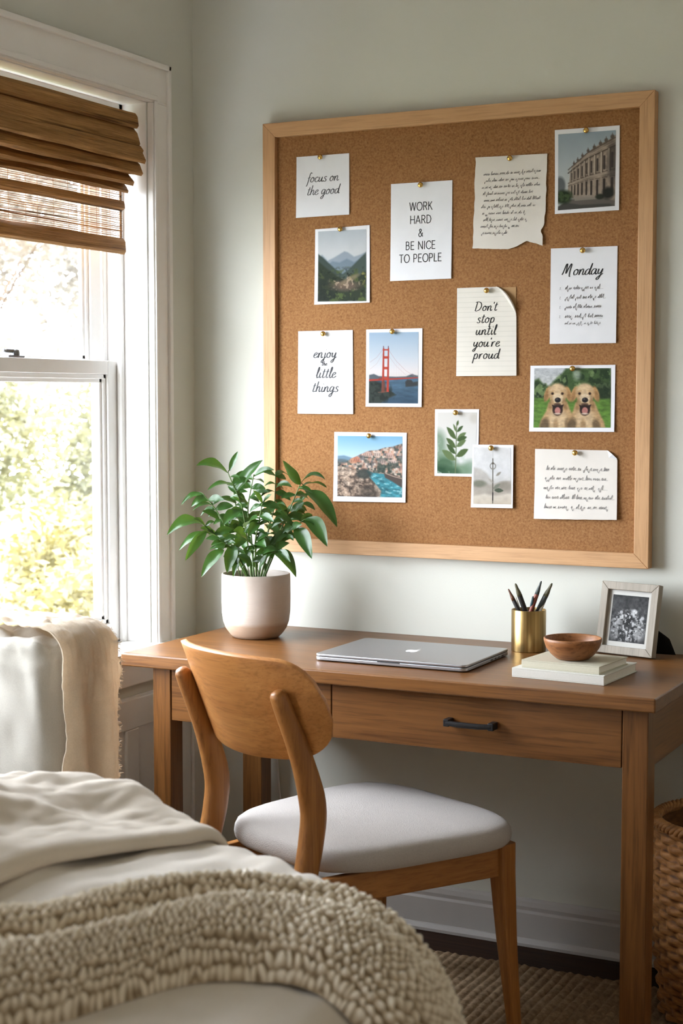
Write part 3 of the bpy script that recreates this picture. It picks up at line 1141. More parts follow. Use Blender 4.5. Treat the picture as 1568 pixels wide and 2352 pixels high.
def pic_thistle():
    p = Pic(92, 142, 19)
    p.grad([(0, (226, 225, 224)), (.45, (220, 220, 220)), (.7, (206, 202, 196)), (.82, (216, 206, 192)), (1, (208, 196, 178))])
    p.poly([(0, .35), (.2, .38), (.35, .45), (.45, .55), (.55, .6), (.5, .75), (0, .7)], (188, 182, 174), 6, .8)
    p.poly([(0, .62), (.25, .6), (.45, .66), (.75, .6), (1, .58), (1, .8), (.6, .85), (.3, .82), (0, .86)], (168, 160, 148), 6, .8)
    p.ell(.15, .64, .18, .06, (118, 120, 104), 0, .7, .8)
    p.ell(.85, .68, .2, .08, (150, 142, 130), 0, .7, .8)
    p.tone(p.fbm(6), .15)
    p.line([(.52, .0), (.52, .25)], .006, (190, 188, 184))
    p.line([(.52, .2), (.515, .98)], .013, (98, 94, 84))
    p.line([(.52, .8), (.515, .93)], .015, (56, 52, 50))
    k = p.ell(.52, .33, .085, .06, None, 0, .2) - p.ell(.52, .33, .06, .042, None, 0, .2)
    p.put((140, 136, 128), k)
    p.ell(.52, .28, .03, .02, (96, 88, 78), 0, .4)
    for bx, by, tx, ty, c in ((.6, .5, .74, .43, (150, 144, 132)), (.55, .75, .8, .76, (84, 92, 76)), (.52, .73, .72, .64, (128, 130, 116)), (.52, .62, .4, .55, (178, 172, 162))):
        leafshape(p, bx, by, tx, ty, .16, c)
    return p


def pic_family():
    p = Pic(120, 140, 23)
    p.grad([(0, (52, 52, 52)), (.3, (70, 70, 70)), (1, (60, 60, 60))])
    f = p.fbm(12, oct=4)
    p.tone(f, 1.2)
    L, D = (206, 206, 206), (34, 34, 34)
    for x, y, rx, ry, c, r_ in ((.18, .72, .16, .22, (150, 150, 150), .3), (.80, .74, .18, .2, (166, 166, 166), -.3), (.5, .84, .12, .14, (188, 188, 188), 0), (.33, .48, .11, .07, L, -.4), (.62, .38, .09, .09, L, .5), (.78, .5, .12, .05, L, .5), (.28, .37, .05, .04, L, 0), (.66, .33, .06, .04, (226, 226, 226), .2), (.47, .55, .09, .11, D, 0), (.55, .47, .06, .06, D, 0), (.88, .46, .05, .04, L, 0), (.42, .9, .05, .1, D, 0), (.62, .72, .04, .12, D, .3), (.55, .86, .05, .05, (216, 216, 216), 0), (.16, .58, .1, .06, (176, 176, 176), -.6)):
        p.ell(x, y, rx, ry, c, r_, .6, .85)
    g_ = p.fbm(18, 22, oct=3)
    p.put((226, 226, 226), np.clip((g_ - .6) * 9, 0, .8) * p.ell(.5, .66, .48, .34, None, 0, .4))
    p.put((28, 28, 28), np.clip((.42 - g_) * 9, 0, .8) * p.ell(.5, .66, .5, .36, None, 0, .4))
    return p


def srgb_lin(a):
    a = np.clip(a, 0, 255) / 255.0
    return np.where(a <= 0.04045, a / 12.92, ((a + 0.055) / 1.055) ** 2.4)


def pic_mesh(name, pic, fn, parent, mat, base):
    """fn(u, v) -> point, v downwards; colours per vertex"""
    h, w = pic.h, pic.w
    m = MB()
    m.grid(lambda a, b: fn(a, b), w, h)
    o = m.build(name, mat, parent, base=None)
    me = o.data
    ca = me.color_attributes.new('Col', 'FLOAT_COLOR', 'POINT')
    rgba = np.ones((h, w, 4))
    rgba[..., :3] = srgb_lin(pic.a) * 0.66
    ca.data.foreach_set('color', rgba.ravel())
    return o


# ------------------------------------------------------------------ lettering: a small single-stroke alphabet, drawn as ribbons
CUR = {  # cursive lower case, x-height 1, slanted later; (advance, strokes)
    'a': (1.0, [[(.72, .88), (.4, 1.0), (.1, .65), (.08, .2), (.3, .0), (.58, .3), (.74, .95), (.7, .3), (.82, .02), (1.0, .2)]]),
    'b': (.95, [[(.2, 1.9), (.12, .9), (.1, .1), (.4, .0), (.72, .35), (.65, .85), (.4, .95), (.14, .6)]]),
    'c': (.8, [[(.66, .82), (.45, 1.0), (.14, .7), (.08, .25), (.32, .0), (.6, .12), (.78, .3)]]),
    'd': (1.0, [[(.7, .85), (.42, .98), (.1, .62), (.08, .18), (.3, .0), (.6, .35), (.86, 1.95), (.76, .9), (.74, .2), (.86, .02), (1.0, .15)]]),
    'e': (.8, [[(.05, .42), (.4, .55), (.62, .8), (.45, 1.0), (.15, .72), (.08, .25), (.32, .0), (.6, .12), (.78, .32)]]),
    'f': (.7, [[(.8, 1.75), (.6, 1.95), (.42, 1.5), (.32, .5), (.18, -.6), (.0, -.75)], [(.08, .85), (.66, 1.0)]]),
    'g': (.95, [[(.72, .86), (.42, 1.0), (.12, .7), (.1, .25), (.3, .05), (.6, .4), (.74, .95), (.66, .1), (.5, -.7), (.25, -.9), (.12, -.65), (.45, -.25), (.95, .15)]]),
    'h': (.95, [[(.28, 1.95), (.16, .9), (.08, .0), (.2, .6), (.48, 1.0), (.66, .8), (.62, .25), (.74, .0), (.95, .2)]]),
    'i': (.5, [[(.2, .95), (.12, .3), (.24, .0), (.48, .2)], [(.27, 1.42), (.30, 1.50)]]),
    'j': (.55, [[(.3, .95), (.24, .0), (.08, -.75), (-.15, -.9), (-.2, -.65), (.1, -.25), (.55, .2)], [(.38, 1.42), (.41, 1.5)]]),
    'k': (.9, [[(.28, 1.95), (.16, .9), (.08, .0)], [(.7, .95), (.2, .45), (.5, .25), (.72, .0), (.9, .12)]]),
    'l': (.5, [[(.05, .35), (.38, 1.4), (.38, 1.95), (.24, 1.7), (.14, .6), (.2, .05), (.36, .0), (.5, .18)]]),
    'm': (1.4, [[(.12, .95), (.08, .0), (.2, .65), (.45, 1.0), (.54, .75), (.5, .0), (.64, .65), (.9, 1.0), (1.02, .75), (.98, .2), (1.12, .0), (1.36, .2)]]),
    'n': (.98, [[(.12, .95), (.08, .0), (.22, .65), (.5, 1.0), (.66, .8), (.62, .25), (.74, .0), (.98, .2)]]),
    'o': (.9, [[(.45, 1.0), (.15, .75), (.08, .3), (.3, .0), (.62, .2), (.68, .7), (.45, 1.0), (.55, .8), (.9, .85)]]),
    'p': (.95, [[(.18, .95), (.1, .2), (.0, -.9)], [(.12, .5), (.4, 1.0), (.7, .75), (.64, .2), (.36, .0), (.14, .2)]]),
    'r': (.75, [[(.12, .95), (.08, .0), (.2, .6), (.42, .95), (.66, .92)]]),
    's': (.75, [[(.62, .85), (.4, 1.0), (.18, .8), (.32, .55), (.54, .35), (.48, .08), (.22, .0), (.04, .15)]]),
    't': (.62, [[(.36, 1.6), (.22, .7), (.16, .15), (.32, .0), (.58, .18)], [(.0, 1.1), (.6, 1.2)]]),
    'u': (1.0, [[(.14, .95), (.08, .3), (.24, .0), (.5, .25), (.7, .95), (.64, .3), (.76, .0), (1.0, .2)]]),
    'w': (1.2, [[(.12, .95), (.14, .2), (.3, .0), (.55, .8), (.6, .2), (.78, .0), (1.02, .5), (1.0, .95), (1.2, .9)]]),
    'y': (.95, [[(.14, .95), (.1, .4), (.28, .1), (.54, .35), (.74, .95), (.62, .0), (.42, -.75), (.18, -.9), (.1, -.65), (.45, -.25), (.95, .15)]]),
    'D': (1.45, [[(.35, 1.8), (.22, .9), (.12, .0)], [(.0, 1.75), (.5, 1.9), (1.05, 1.6), (1.2, .9), (.9, .25), (.4, .0), (.05, .05)]]),
    'M': (1.75, [[(.0, .1), (.12, .6), (.3, 1.8), (.45, 1.9), (.5, 1.2), (.56, .3), (.8, 1.2), (1.05, 1.95), (1.15, 1.7), (1.12, .7), (1.2, -.15), (1.4, -.25)]]),
    "'": (.3, [[(.2, 1.75), (.14, 1.4)]]),
}
SANS = {  # sans capitals, cap height 1
    'W': (1.25, ['L', [(0, 1), (.28, 0), (.58, 1), (.88, 0), (1.16, 1)]]),
    'O': (1.12, [[(.52, 1.01), (.2, .9), (.02, .5), (.2, .1), (.52, -.01), (.84, .1), (1.02, .5), (.84, .9), (.52, 1.01)]]),
    'R': (.86, ['L', [(.06, 0), (.06, 1), (.4, 1), (.58, .93), (.66, .75), (.58, .57), (.4, .5), (.06, .5)], [(.38, .5), (.7, 0)]]),
    'K': (.84, ['L', [(.06, 0), (.06, 1)], [(.66, 1), (.08, .42)], [(.26, .6), (.72, 0)]]),
    'H': (.96, ['L', [(.06, 0), (.06, 1)], [(.8, 0), (.8, 1)], [(.06, .52), (.8, .52)]]),
    'A': (.98, ['L', [(0, 0), (.42, 1), (.84, 0)], [(.14, .32), (.7, .32)]]),
    'D': (1.0, ['L', [(.06, 0), (.06, 1), (.36, 1), (.66, .88), (.82, .5), (.66, .12), (.36, 0), (.06, 0)]]),
    'B': (.84, ['L', [(.06, 0), (.06, 1), (.38, 1), (.56, .92), (.58, .7), (.42, .54), (.06, .54)], [(.42, .54), (.62, .44), (.66, .2), (.5, .03), (.36, 0), (.06, 0)]]),
    'E': (.74, ['L', [(.6, 1), (.06, 1), (.06, 0), (.62, 0)], [(.06, .52), (.54, .52)]]),
    'N': (1.0, ['L', [(.06, 0), (.06, 1), (.82, 0), (.82, 1)]]),
    'I': (.3, ['L', [(.1, 0), (.1, 1)]]),
    'C': (.98, [[(.88, .8), (.68, .98), (.4, .98), (.12, .8), (.02, .5), (.12, .2), (.4, .02), (.68, .02), (.88, .2)]]),
    'T': (.8, ['L', [(.0, 1), (.7, 1)], [(.35, 1), (.35, 0)]]),
    'P': (.8, ['L', [(.06, 0), (.06, 1), (.4, 1), (.58, .92), (.64, .72), (.58, .54), (.4, .46), (.06, .46)]]),
    'L': (.68, ['L', [(.06, 1), (.06, 0), (.56, 0)]]),
    '&': (.95, [[(.84, .0), (.5, .42), (.2, .78), (.26, .96), (.46, .98), (.56, .8), (.4, .6), (.12, .4), (.06, .18), (.24, .0), (.5, .04), (.72, .3), (.8, .48)]]),
    ' ': (.42, []),
}


def layout(text, font, size, slant=0.0, sp=0.0):
    kx = .74 if font is SANS else 1.14
    x, out = 0.0, []
    for ch in text:
        if ch == ' ':
            x += .42 if font is SANS else .6
            continue
        adv, st = font[ch]
        sharp = bool(st) and st[0] == 'L'
        for q in st:
            if q == 'L':
                continue
            pts = q if sharp else catmull(q, 5)
            out.append([((px_ * kx + x + slant * py_) * size, py_ * size) for px_, py_ in pts])
        x += adv * kx + sp
    return out, (x - sp) * size


def scribble(width, size, seed, dens=1.0):
    """illegible running hand: a wavering line of loops and stems"""
    rr = random.Random(seed)
    out, x = [], 0.0
    while x < width:
        n = rr.randint(2, 6)
        word = [(x, rr.uniform(0, .3) * size)]
        for _ in range(n):
            k = rr.random()
            hgt = size * (rr.uniform(1.5, 2.0) if k < .18 else (-.8 if k > .9 else rr.uniform(.7, 1.1)))
            st = size * rr.uniform(.45, .8)
            word += [(x + st * .4 + .2 * hgt, hgt), (x + st * .5, rr.uniform(-.05, .15) * size)]
            x += st
        if rr.random() < .3:
            word.append((x + size * .7, size * .15))
        out.append(catmull(word, 4))
        x += size * rr.uniform(.5, 1.0) / dens
    return out


def ribbons(strokes, w, fn, cal=0.55):
    m = MB()
    for st in strokes:
        if len(st) < 2:
            continue
        P = [np.array(p, float) for p in st]
        if cal < .2:
            for p, q in zip(P[:-1], P[1:]):
                t = (q - p) / max(np.hypot(*(q - p)), 1e-9)
                nn = np.array([-t[1], t[0]]) * w * .5
                p, q = p - t * w * .35, q + t * w * .35
                m.add([fn(*(p + nn)), fn(*(q + nn)), fn(*(q - nn)), fn(*(p - nn))], [(0, 1, 2, 3)])
            continue
        L, Rr_ = [], []
        for i, p in enumerate(P):
            t = P[min(i + 1, len(P) - 1)] - P[max(i - 1, 0)]
            n = np.hypot(*t)
            if n < 1e-9:
                t = np.array([1.0, 0]); n = 1.0
            t = t / n
            k = w * (1 - cal + cal * abs(t[1]) * 1.5) * .5
            nn = np.array([-t[1], t[0]]) * k
            L.append(p + nn)
            Rr_.append(p - nn)
        vs = [fn(*q) for q in L] + [fn(*q) for q in Rr_]
        n = len(P)
        m.add(vs, [(i, i + 1, n + i + 1, n + i) for i in range(n - 1)])
    return m


# ------------------------------------------------------------------ things pinned on the board
# board position of a photo pixel on the cork plane: worked out once from the camera and kept as metres (x, z)
def on_board(px, py, y=CY - 0.001):
    yaw, pit, f = R(26.55), R(4.132), 3659.3
    F_ = Vector((-math.sin(yaw) * math.cos(pit), math.cos(yaw) * math.cos(pit), -math.sin(pit)))
    R_ = Vector((math.cos(yaw), math.sin(yaw), 0))
    d = F_ + R_ * ((px - 784) / f) - R_.cross(F_) * ((py - 1176) / f)
    t = (y - CAM.y) / d.y
    return (CAM.x + d.x * t, CAM.z + d.z * t)


class Sheet:
    """a sheet of paper on the cork: bilinear corners (TL, TR, BR, BL), lifted a little towards its free edges"""
    def __init__(s, c, lift=0.004, y=CY - 0.0012, seed=1.0, th=0.0006, rough=0.0):
        s.c = [np.array(p) for p in c]
        s.lift, s.y, s.seed, s.rough = lift, y, seed, rough
        s.th = th
        s.w = np.hypot(*(s.c[1] - s.c[0]))
        s.h = np.hypot(*(s.c[3] - s.c[0]))

    def off(s, u, v):
        e = s.lift * (v ** 2 * (0.55 + 0.45 * math.cos((u - .35) * 3)) + 0.35 * max(0.0, u - .5) ** 2 * 4 * (.3 + .7 * v))
        if s.rough:
            e += s.rough * (0.5 + 0.5 * nz(u * 3 + s.seed, v * 3, s.seed))
        return e

    def at(s, u, v, d=0.0):
        p = (s.c[0] * (1 - u) + s.c[1] * u) * (1 - v) + (s.c[3] * (1 - u) + s.c[2] * u) * v
        return (float(p[0]), s.y - s.off(u, v) - d, float(p[1]))

    def mm(s, x, y, d=0.0):
        """x, y in metres from the top-left corner, y upwards from the top edge (negative going down)"""
        return s.at(x / s.w, -y / s.h, d)

    def body(s, nu=14, nv=14, edge=None):
        """closed thin sheet; edge(u, v) -> (u, v) may reshape the outline"""
        m = MB()
        e = edge or (lambda u, v: (u, v))
        front = [s.at(*e(i / nu, j / nv), s.th) for j in range(nv + 1) for i in range(nu + 1)]
        back = [s.at(*e(i / nu, j / nv), 0) for j in range(nv + 1) for i in range(nu + 1)]
        n = len(front)
        fs = []
        w = nu + 1
        for j in range(nv):
            for i in range(nu):
                q = (j * w + i, j * w + i + 1, (j + 1) * w + i + 1, (j + 1) * w + i)
                fs.append(q)
                fs.append(tuple(reversed([k + n for k in q])))
        rim = [i for i in range(w)] + [j * w + nu for j in range(1, nv + 1)] + [nv * w + i for i in range(nu - 1, -1, -1)] + [j * w for j in range(nv - 1, 0, -1)]
        for a, b in zip(rim, rim[1:] + rim[:1]):
            fs.append((b, a, a + n, b + n))
        m.add(front + back, fs)
        return m


PINS = []


def corners(*px):
    return [on_board(*p) for p in px]


def paper(name, label, cat, px, mat, pin, lift=0.004, y=CY - 0.0012, edge=None, rough=0.0, group=None, seed=1.0, nu=14):
    s = Sheet(corners(*px), lift, y, seed, rough=rough)
    b = s.at(.5, 0)
    root = thing(name, label, cat, b, group=group)
    o = rel(s.body(nu, nu, edge), b).build('sheet', mat, root, smooth=False)
    s.root, s.b = root, b
    PINS.append((pin, s))
    return s


def write(s, strokes, w, mat=None, d=0.0011, cal=0.55, name='lettering'):
    m = ribbons(strokes, w, lambda x, y: s.mm(x, y, d), cal)
    return rel(m, s.b).build(name, mat or M_ink, s.root)


def lines_of(s, rows, font, slant, sp=0.0, jit=0.0):
    """rows: (text, centre u, baseline v, size m)"""
    out = []
    for k, (t, cu, bv, size) in enumerate(rows):
        st, wd = layout(t, font, size, slant, sp)
        x0 = cu * s.w - wd / 2
        y0 = -bv * s.h
        for q in st:
            out.append([(x + x0, y + y0 + jit * nz(x * 200, k * 3.1) * size) for x, y in q])
    return out


def print_photo(s, pic, inner, mat=None, name='picture'):
    """inner: the picture's four corners in photo pixels (TL, TR, BR, BL)"""
    ci = [np.array(p) for p in corners(*inner)]
    A = np.array([s.c[1] - s.c[0], s.c[3] - s.c[0]]).T
    uv = [np.linalg.solve(A, c - s.c[0]) for c in ci]

    def fn(a, b):
        q = (uv[0] * (1 - a) + uv[1] * a) * (1 - b) + (uv[3] * (1 - a) + uv[2] * a) * b
        p = s.at(q[0], q[1], 0.0011)
        return (p[0] - s.b[0], p[1] - s.b[1], p[2] - s.b[2])
    return pic_mesh(name, pic, fn, s.root, mat or M_photo, None)


GN, GP = 'notes pinned to the cork board', 'photo prints pinned to the cork board'

# 1 focus on the good
s1 = paper('note_card', 'small square white card lettered "focus on the good"', 'card',
           [(681, 361), (802, 352), (803, 493), (681, 501)], M_paper, (739, 363), group=GN)
write(s1, lines_of(s1, [('focus on', .50, .43, .0125), ('the good', .51, .64, .0125)], CUR, .22, -.02, .03), .0019, M_ink2, cal=.5)

# 2 mountain valley print
s2 = paper('photo_print', 'photo print of a misty mountain valley under the square card', 'photo',
           [(724, 527), (849, 517), (850, 695), (723, 700)], M_print, (785, 528), group=GP)
print_photo(s2, pic_mountain(), [(731, 532), (841, 526.5), (840.3, 690), (730.9, 693)])

# 3 work hard and be nice to people
s3 = paper('quote_card', 'tall white card in black capitals, WORK HARD & BE NICE TO PEOPLE', 'card',
           [(898, 423), (1039, 414), (1037, 640), (897, 646)], M_paper, (968, 427), group=GN)
write(s3, lines_of(s3, [('WORK', .50, .285, .0195), ('HARD', .50, .420, .0195), ('&', .50, .555, .0185), ('BE NICE', .50, .685, .0195), ('TO PEOPLE', .50, .815, .0195)], SANS, 0, .07), .0020, cal=0.1)

# 4 torn handwritten letter


def torn(u, v):
    v2 = v
    k = 1.0
    # lower edge: straight on the left, rising torn curve to a notch, then a flap on the right
    if u < .45:
        low = 1.0 - .004 * u
    elif u < .76:
        low = 1.0 - .10 * ((u - .45) / .31) ** 1.6
    elif u < .80:
        low = .90 + .015 * (u - .76) / .04
    else:
        low = .915 + .035 * (u - .80) / .20
    low += .006 * nz(u * 24, 3.3)
    v2 = v * low
    u2 = u
    if u > .9:
        side = .010 * nz(v * 14, 9.1) - .02 * smooth(.62, .80, v) - .035 * smooth(.78, .84, v) + .03 * smooth(.84, .9, v)
        u2 = u + side * (u - .9) / .1
    if u < .1:
        u2 = u + .012 * nz(v * 10, 4.7) * (.1 - u) / .1
    return u2, v2


s4 = paper('torn_letter', 'cream handwritten letter with a torn bottom edge', 'letter',
           [(1093, 362), (1257, 353), (1251, 576), (1087, 571)], M_cream, (1173, 366), lift=0.006, edge=torn, rough=0.0022, group=GN, seed=4.4, nu=40)
st4 = []
for k in range(10):
    v = .205 + k * .071
    x0 = .12 + .02 * math.sin(k * 2.1)
    wd = (.74 + .03 * math.sin(k * 1.7)) * (1 if k < 6 else (.82 if k < 8 else (.7 if k == 8 else .42)))
    for q in scribble(wd * s4.w, .0050, 40 + k, 1.3):
        st4.append([(x + x0 * s4.w, y - v * s4.h + x * .03) for x, y in q])
write(s4, st4, .00065, M_pencil, d=.0014, name='handwriting')

# 5 old building print
s5 = paper('photo_print', 'photo print of a grand old stone building beside the torn letter', 'photo',
           [(1274, 299), (1423, 288), (1422, 483), (1275, 492)], M_print, (1349, 302), group=GP)
print_photo(s5, pic_palace(), [(1282, 309), (1414.5, 299), (1414, 475), (1282, 484)])

# 6 Monday list
s6 = paper('checklist_page', 'white to-do list headed Monday in black brush script', 'list',
           [(1265, 571), (1418, 565), (1415, 788), (1263, 790)], M_paper, (1341, 577), group=GN)
write(s6, lines_of(s6, [('Monday', .48, .285, .0138)], CUR, .26, -.03), .0022, cal=.6)
st6, st6b = [], []
for k in range(4):
    v = .435 + k * .0985
    for q in scribble((.50, .50, .50, .52)[k] * s6.w, .0062, 61 + k, 1.5):
        st6.append([(x + .225 * s6.w, y - v * s6.h) for x, y in q])
    st6b.append([(.14 * s6.w, -v * s6.h + .005), (.155 * s6.w, -v * s6.h + .006), (.145 * s6.w, -v * s6.h), (.165 * s6.w, -v * s6.h)])
st6.append([(.72 * s6.w, -.435 * s6.h), (.80 * s6.w, -.434 * s6.h)])
st6.append([(.70 * s6.w, -.738 * s6.h), (.79 * s6.w, -.742 * s6.h)])
for q in scribble(.45 * s6.w, .0045, 77, 1.2):
    st6b.append([(x + .225 * s6.w, y - .80 * s6.h) for x, y in q])
write(s6, st6, .0008, M_pencil, name='handwriting')
write(s6, st6b, .0007, M_faint, name='handwriting')

# 7 Don't stop until you're proud: ruled sheet with a curled corner over a kraft card
s7b = Sheet(corners((1052, 664), (1185, 659), (1184, 800), (1053, 803)), 0.0006, CY - 0.0007)
s7 = paper('quote_note', "ruled note with a curled corner reading Don't stop until you're proud", 'note',
           [(1050, 662), (1186, 657), (1187, 863), (1049, 864)], M_lined, (1121, 669), y=CY - 0.0022,
           edge=lambda u, v: (min(u, .66 + .34 * min(1, v / .32) ** .8), v), group=GN, nu=30)
rel(s7b.body(6, 6), s7.b).build('backing_card', M_kraft, s7.root)
# the curled-back flap along the cut corner
fl = MB()


def flap(a, b):
    v = .32 * a
    u = .66 + .34 * a ** .8
    q = Vector(s7.at(u, v, .0006))
    nrm = Vector((-.62, -.35, -.55)).normalized()
    wd = .020 * math.sin(PI * min(1, a * 1.02)) ** .7 + .001
    th = b * 2.3
    c_ = q + Vector((math.sin(th) * wd * .55 * .75, -(1 - math.cos(th)) * wd * .35, math.sin(th) * wd * .55 * .55))
    return tuple(c_ - Vector(s7.b))


fl.grid(flap, 16, 8)
fl.build('curled_corner', M_cream, s7.root, smooth=True, solid=.0005)
write(s7, lines_of(s7, [("Don't", .49, .265, .0118), ('stop', .49, .40, .0125), ('until', .49, .535, .0125), ("you're", .50, .67, .0125), ('proud', .50, .805, .0125)], CUR, .18, .04), .0021, cal=.4)

# 8 enjoy the little things
s8 = paper('quote_card', 'white card in grey brush script, enjoy the little things', 'card',
           [(685, 761), (810, 758), (812, 951), (685, 950)], M_paper, (746, 768), group=GN)
write(s8, lines_of(s8, [('the', .485, .418, .0056)], CUR, .2, .02), .0014, M_ink, cal=.4)
write(s8, lines_of(s8, [('enjoy', .49, .325, .0138), ('little', .51, .565, .0140), ('things', .50, .735, .0138)], CUR, .2, .02), .0025, M_ink2, cal=.5)

# 9 bridge print
s9 = paper('photo_print', 'photo print of a red suspension bridge over blue water', 'photo',
           [(841, 757), (970, 754), (969, 935), (841, 934)], M_print, (904, 763), group=GP)
print_photo(s9, pic_bridge(), [(848, 764), (961.5, 762.5), (961.4, 926), (848, 926)])

# 10 dogs print
s10 = paper('photo_print', 'wide photo print of two smiling golden dogs on grass', 'photo',
            [(1218, 840), (1413, 838), (1411, 992), (1216, 991)], M_print, (1317, 848), group=GP)
print_photo(s10, pic_dogs(), [(1227, 846), (1403, 845.5), (1402, 983), (1226, 982)])

# 11 coast print
s11 = paper('photo_print', 'photo print of a rocky coast town beside a turquoise inlet', 'photo',
            [(768, 992), (934, 994), (932, 1154), (766, 1151)], M_print, (851, 1002), group=GP)
print_photo(s11, pic_coast(), [(775.6, 1001), (924.5, 1002.5), (924, 1145), (775.6, 1140)])

# 12, 13 the two botanical prints, the second overlapping the first
s12 = paper('botanical_print', 'botanical print of a green leafy sprig, partly under a smaller print', 'art print',
            [(999, 940), (1100, 940), (1098, 1095), (998, 1093)], M_print, (1050, 949), lift=.001, group=GP)
print_photo(s12, pic_sprig(), [(1004.5, 947), (1095, 947), (1093.5, 1088.5), (1004.5, 1087)], M_photo_matte)
s13 = paper('botanical_print', 'small pale print of a single thin stalk overlapping the leafy sprig print', 'art print',
            [(1087, 1021), (1180, 1022), (1179, 1167), (1083, 1165)], M_print, (1132, 1030), lift=.003, y=CY - 0.0048, group=GP)
print_photo(s13, pic_thistle(), [(1089, 1027), (1174, 1028), (1173, 1159), (1088.5, 1157)], M_photo_matte)

# 14 lower right handwritten note
s14 = paper('handwritten_note', 'wide white handwritten note with a folded top corner, below the dogs print', 'note',
            [(1229, 1031), (1418, 1035), (1418, 1194), (1228, 1191)], M_cream, (1323, 1041), lift=.008, rough=.002,
            edge=lambda u, v: (min(u, .885 + .115 * min(1, v / .12)), v + .004 * nz(u * 9, 2.2) * v), group=GN, seed=8.8, nu=30)
s14f = MB()
a_, b_, c_ = Vector(s14.at(.885, 0, .001)), Vector(s14.at(1, .12, .001)), Vector(s14.at(.905, .10, .004))
mid = (a_ + b_) / 2 + Vector((.001, -.003, .001))
s14f.add([tuple(q - Vector(s14.b)) for q in (a_, mid, b_, c_)], [(0, 1, 3), (1, 2, 3)])
s14f.build('folded_corner', M_paper, s14.root, solid=.0005)
st14 = []
for k in range(5):
    v = .30 + k * .137
    for q in scribble(.70 * s14.w, .0066, 140 + k, 1.2):
        st14.append([(x + (.14 - .015 * (k % 3)) * s14.w, y - v * s14.h) for x, y in q])
    st14.append([(.80 * s14.w, -v * s14.h + .001), (.89 * s14.w, -v * s14.h)])
write(s14, st14, .0007, M_pencil, d=.0014, name='handwriting')

# pins: one brass push pin per sheet
PIN_L = ['square focus card', 'mountain valley print', 'WORK HARD card', 'torn letter', 'stone building print', 'Monday list', "Don't stop note",
         'enjoy card', 'red bridge print', 'two dogs print', 'coast town print', 'leafy sprig print', 'thin stalk print', 'handwritten note below the dogs']
pin_mb = MB()
pin_mb.lathe([(.0026, 0), (.0026, .004), (.0030, .0045), (.0055, .0062), (.0068, .0088), (.0066, .0112), (.0050, .0134), (.0025, .0146), (.0005, .0149)], 20, cap1=True)
pin_mesh = None
for lab, (ppx, s) in zip(PIN_L, PINS):
    x, z = on_board(*ppx)
    u = .5
    y = s.y - s.th - s.off(.5, .03) + .0003
    if pin_mesh is None:
        po = pin_mb.build('push_pin', M_brass, smooth=True)
        pin_mesh = po.data
    else:
        po = bpy.data.objects.new('push_pin', pin_mesh)
        COL.objects.link(po)
    po.location = (x, y, z)
    po.rotation_euler = (R(90 - 8), 0, R(random.uniform(-6, 6)))
    tag(po, 'round brass push pin holding the ' + lab, 'push pin', 'brass push pins on the cork board')

# ------------------------------------------------------------------ desk
DX0, DX1, DY0, DZ = 0.151, 1.443, -0.583, 0.760
desk = thing('writing_desk', 'oak writing desk with two drawers below the cork board', 'desk', ((DX0 + DX1) / 2, -0.29, 0))
db = ((DX0 + DX1) / 2, -0.29, 0.0)


def dpart(name, m, mat, parent=desk, bevel=0.0018, **kw):
    return rel(m, db).build(name, mat, parent, bevel=bevel, **kw)


dpart('desk_top', MB().box(DX0, DX1, DY0, -0.004, DZ - 0.030, DZ), M_desk['x'], bevel=0.003)
LX = ((0.222, 0.270), (1.367, 1.421))
for x0, x1 in LX:
    dpart('leg', MB().box(x0, x1, -0.553, -0.499, 0.0125 if x0 > 0.5 else 0.0, DZ - 0.030), M_desk['z'])
for x0, x1 in ((0.206, 0.262), (1.384, 1.421)):
    dpart('leg', MB().box(x0, x1, -0.104, -0.050, 0.0, DZ - 0.030), M_desk['z'])
for x0, x1 in ((0.228, 0.248), (1.400, 1.419)):
    dpart('side_panel', MB().box(x0, x1, -0.499, -0.104, 0.604, DZ - 0.030), M_desk['y'])
dpart('back_panel', MB().box(0.262, 1.367, -0.090, -0.072, 0.604, DZ - 0.030), M_desk['x'])
dpart('drawer_case', MB().box(0.270, 1.367, -0.528, -0.095, 0.609, 0.620).box(0.690, 0.702, -0.535, -0.095, 0.62, 0.729).box(0.270, 1.367, -0.535, -0.52, 0.7275, 0.730), M_desk['x'], bevel=0)
for k, (x0, x1) in enumerate(((0.2725, 0.6945), (0.6975, 1.3645))):
    m = MB().box(x0, x1, -0.551, -0.533, 0.604, 0.7265)
    m.box(x0 + 0.012, x1 - 0.012, -0.533, -0.12, 0.622, 0.635)
    d = dpart('drawer', m, M_desk['x'], bevel=0.0012)
    xc = (x0 + x1) / 2 + 0.005
    hm = MB()
    hm.tube([(xc - 0.052, -0.575, 0.668), (xc - 0.025, -0.577, 0.6665), (xc + 0.025, -0.577, 0.6665), (xc + 0.052, -0.575, 0.668)], [(.0055, .0045), (.0062, .005), (.0062, .005), (.0055, .0045)], 12, 3.0, side=(0, 0, 1))
    for q in (-1, 1):
        hm.box(xc + q * 0.051 - 0.0065, xc + q * 0.051 + 0.0065, -0.579, -0.551, 0.660, 0.676)
    rel(hm, db).build('handle', M_black, d, bevel=0.0016)

# ------------------------------------------------------------------ things on the desk
lap = thing('laptop', 'closed silver laptop lying flat on the desk', 'laptop', (0.800, -0.337, DZ))
LWd, LDp = 0.376, 0.272


def rrect(w, d, r, n=6, notch=None):
    pts = []
    for cx, cy, a0 in ((w / 2 - r, -d / 2 + r, -90), (w / 2 - r, d / 2 - r, 0), (-w / 2 + r, d / 2 - r, 90), (-w / 2 + r, -d / 2 + r, 180)):
        for k in range(n + 1):
            a = R(a0 + 90 * k / n)
            pts.append((cx + r * math.cos(a), cy + r * math.sin(a)))
    return pts


def slab(poly, z0, z1):
    return MB().prism(poly, 'z', z0, z1)


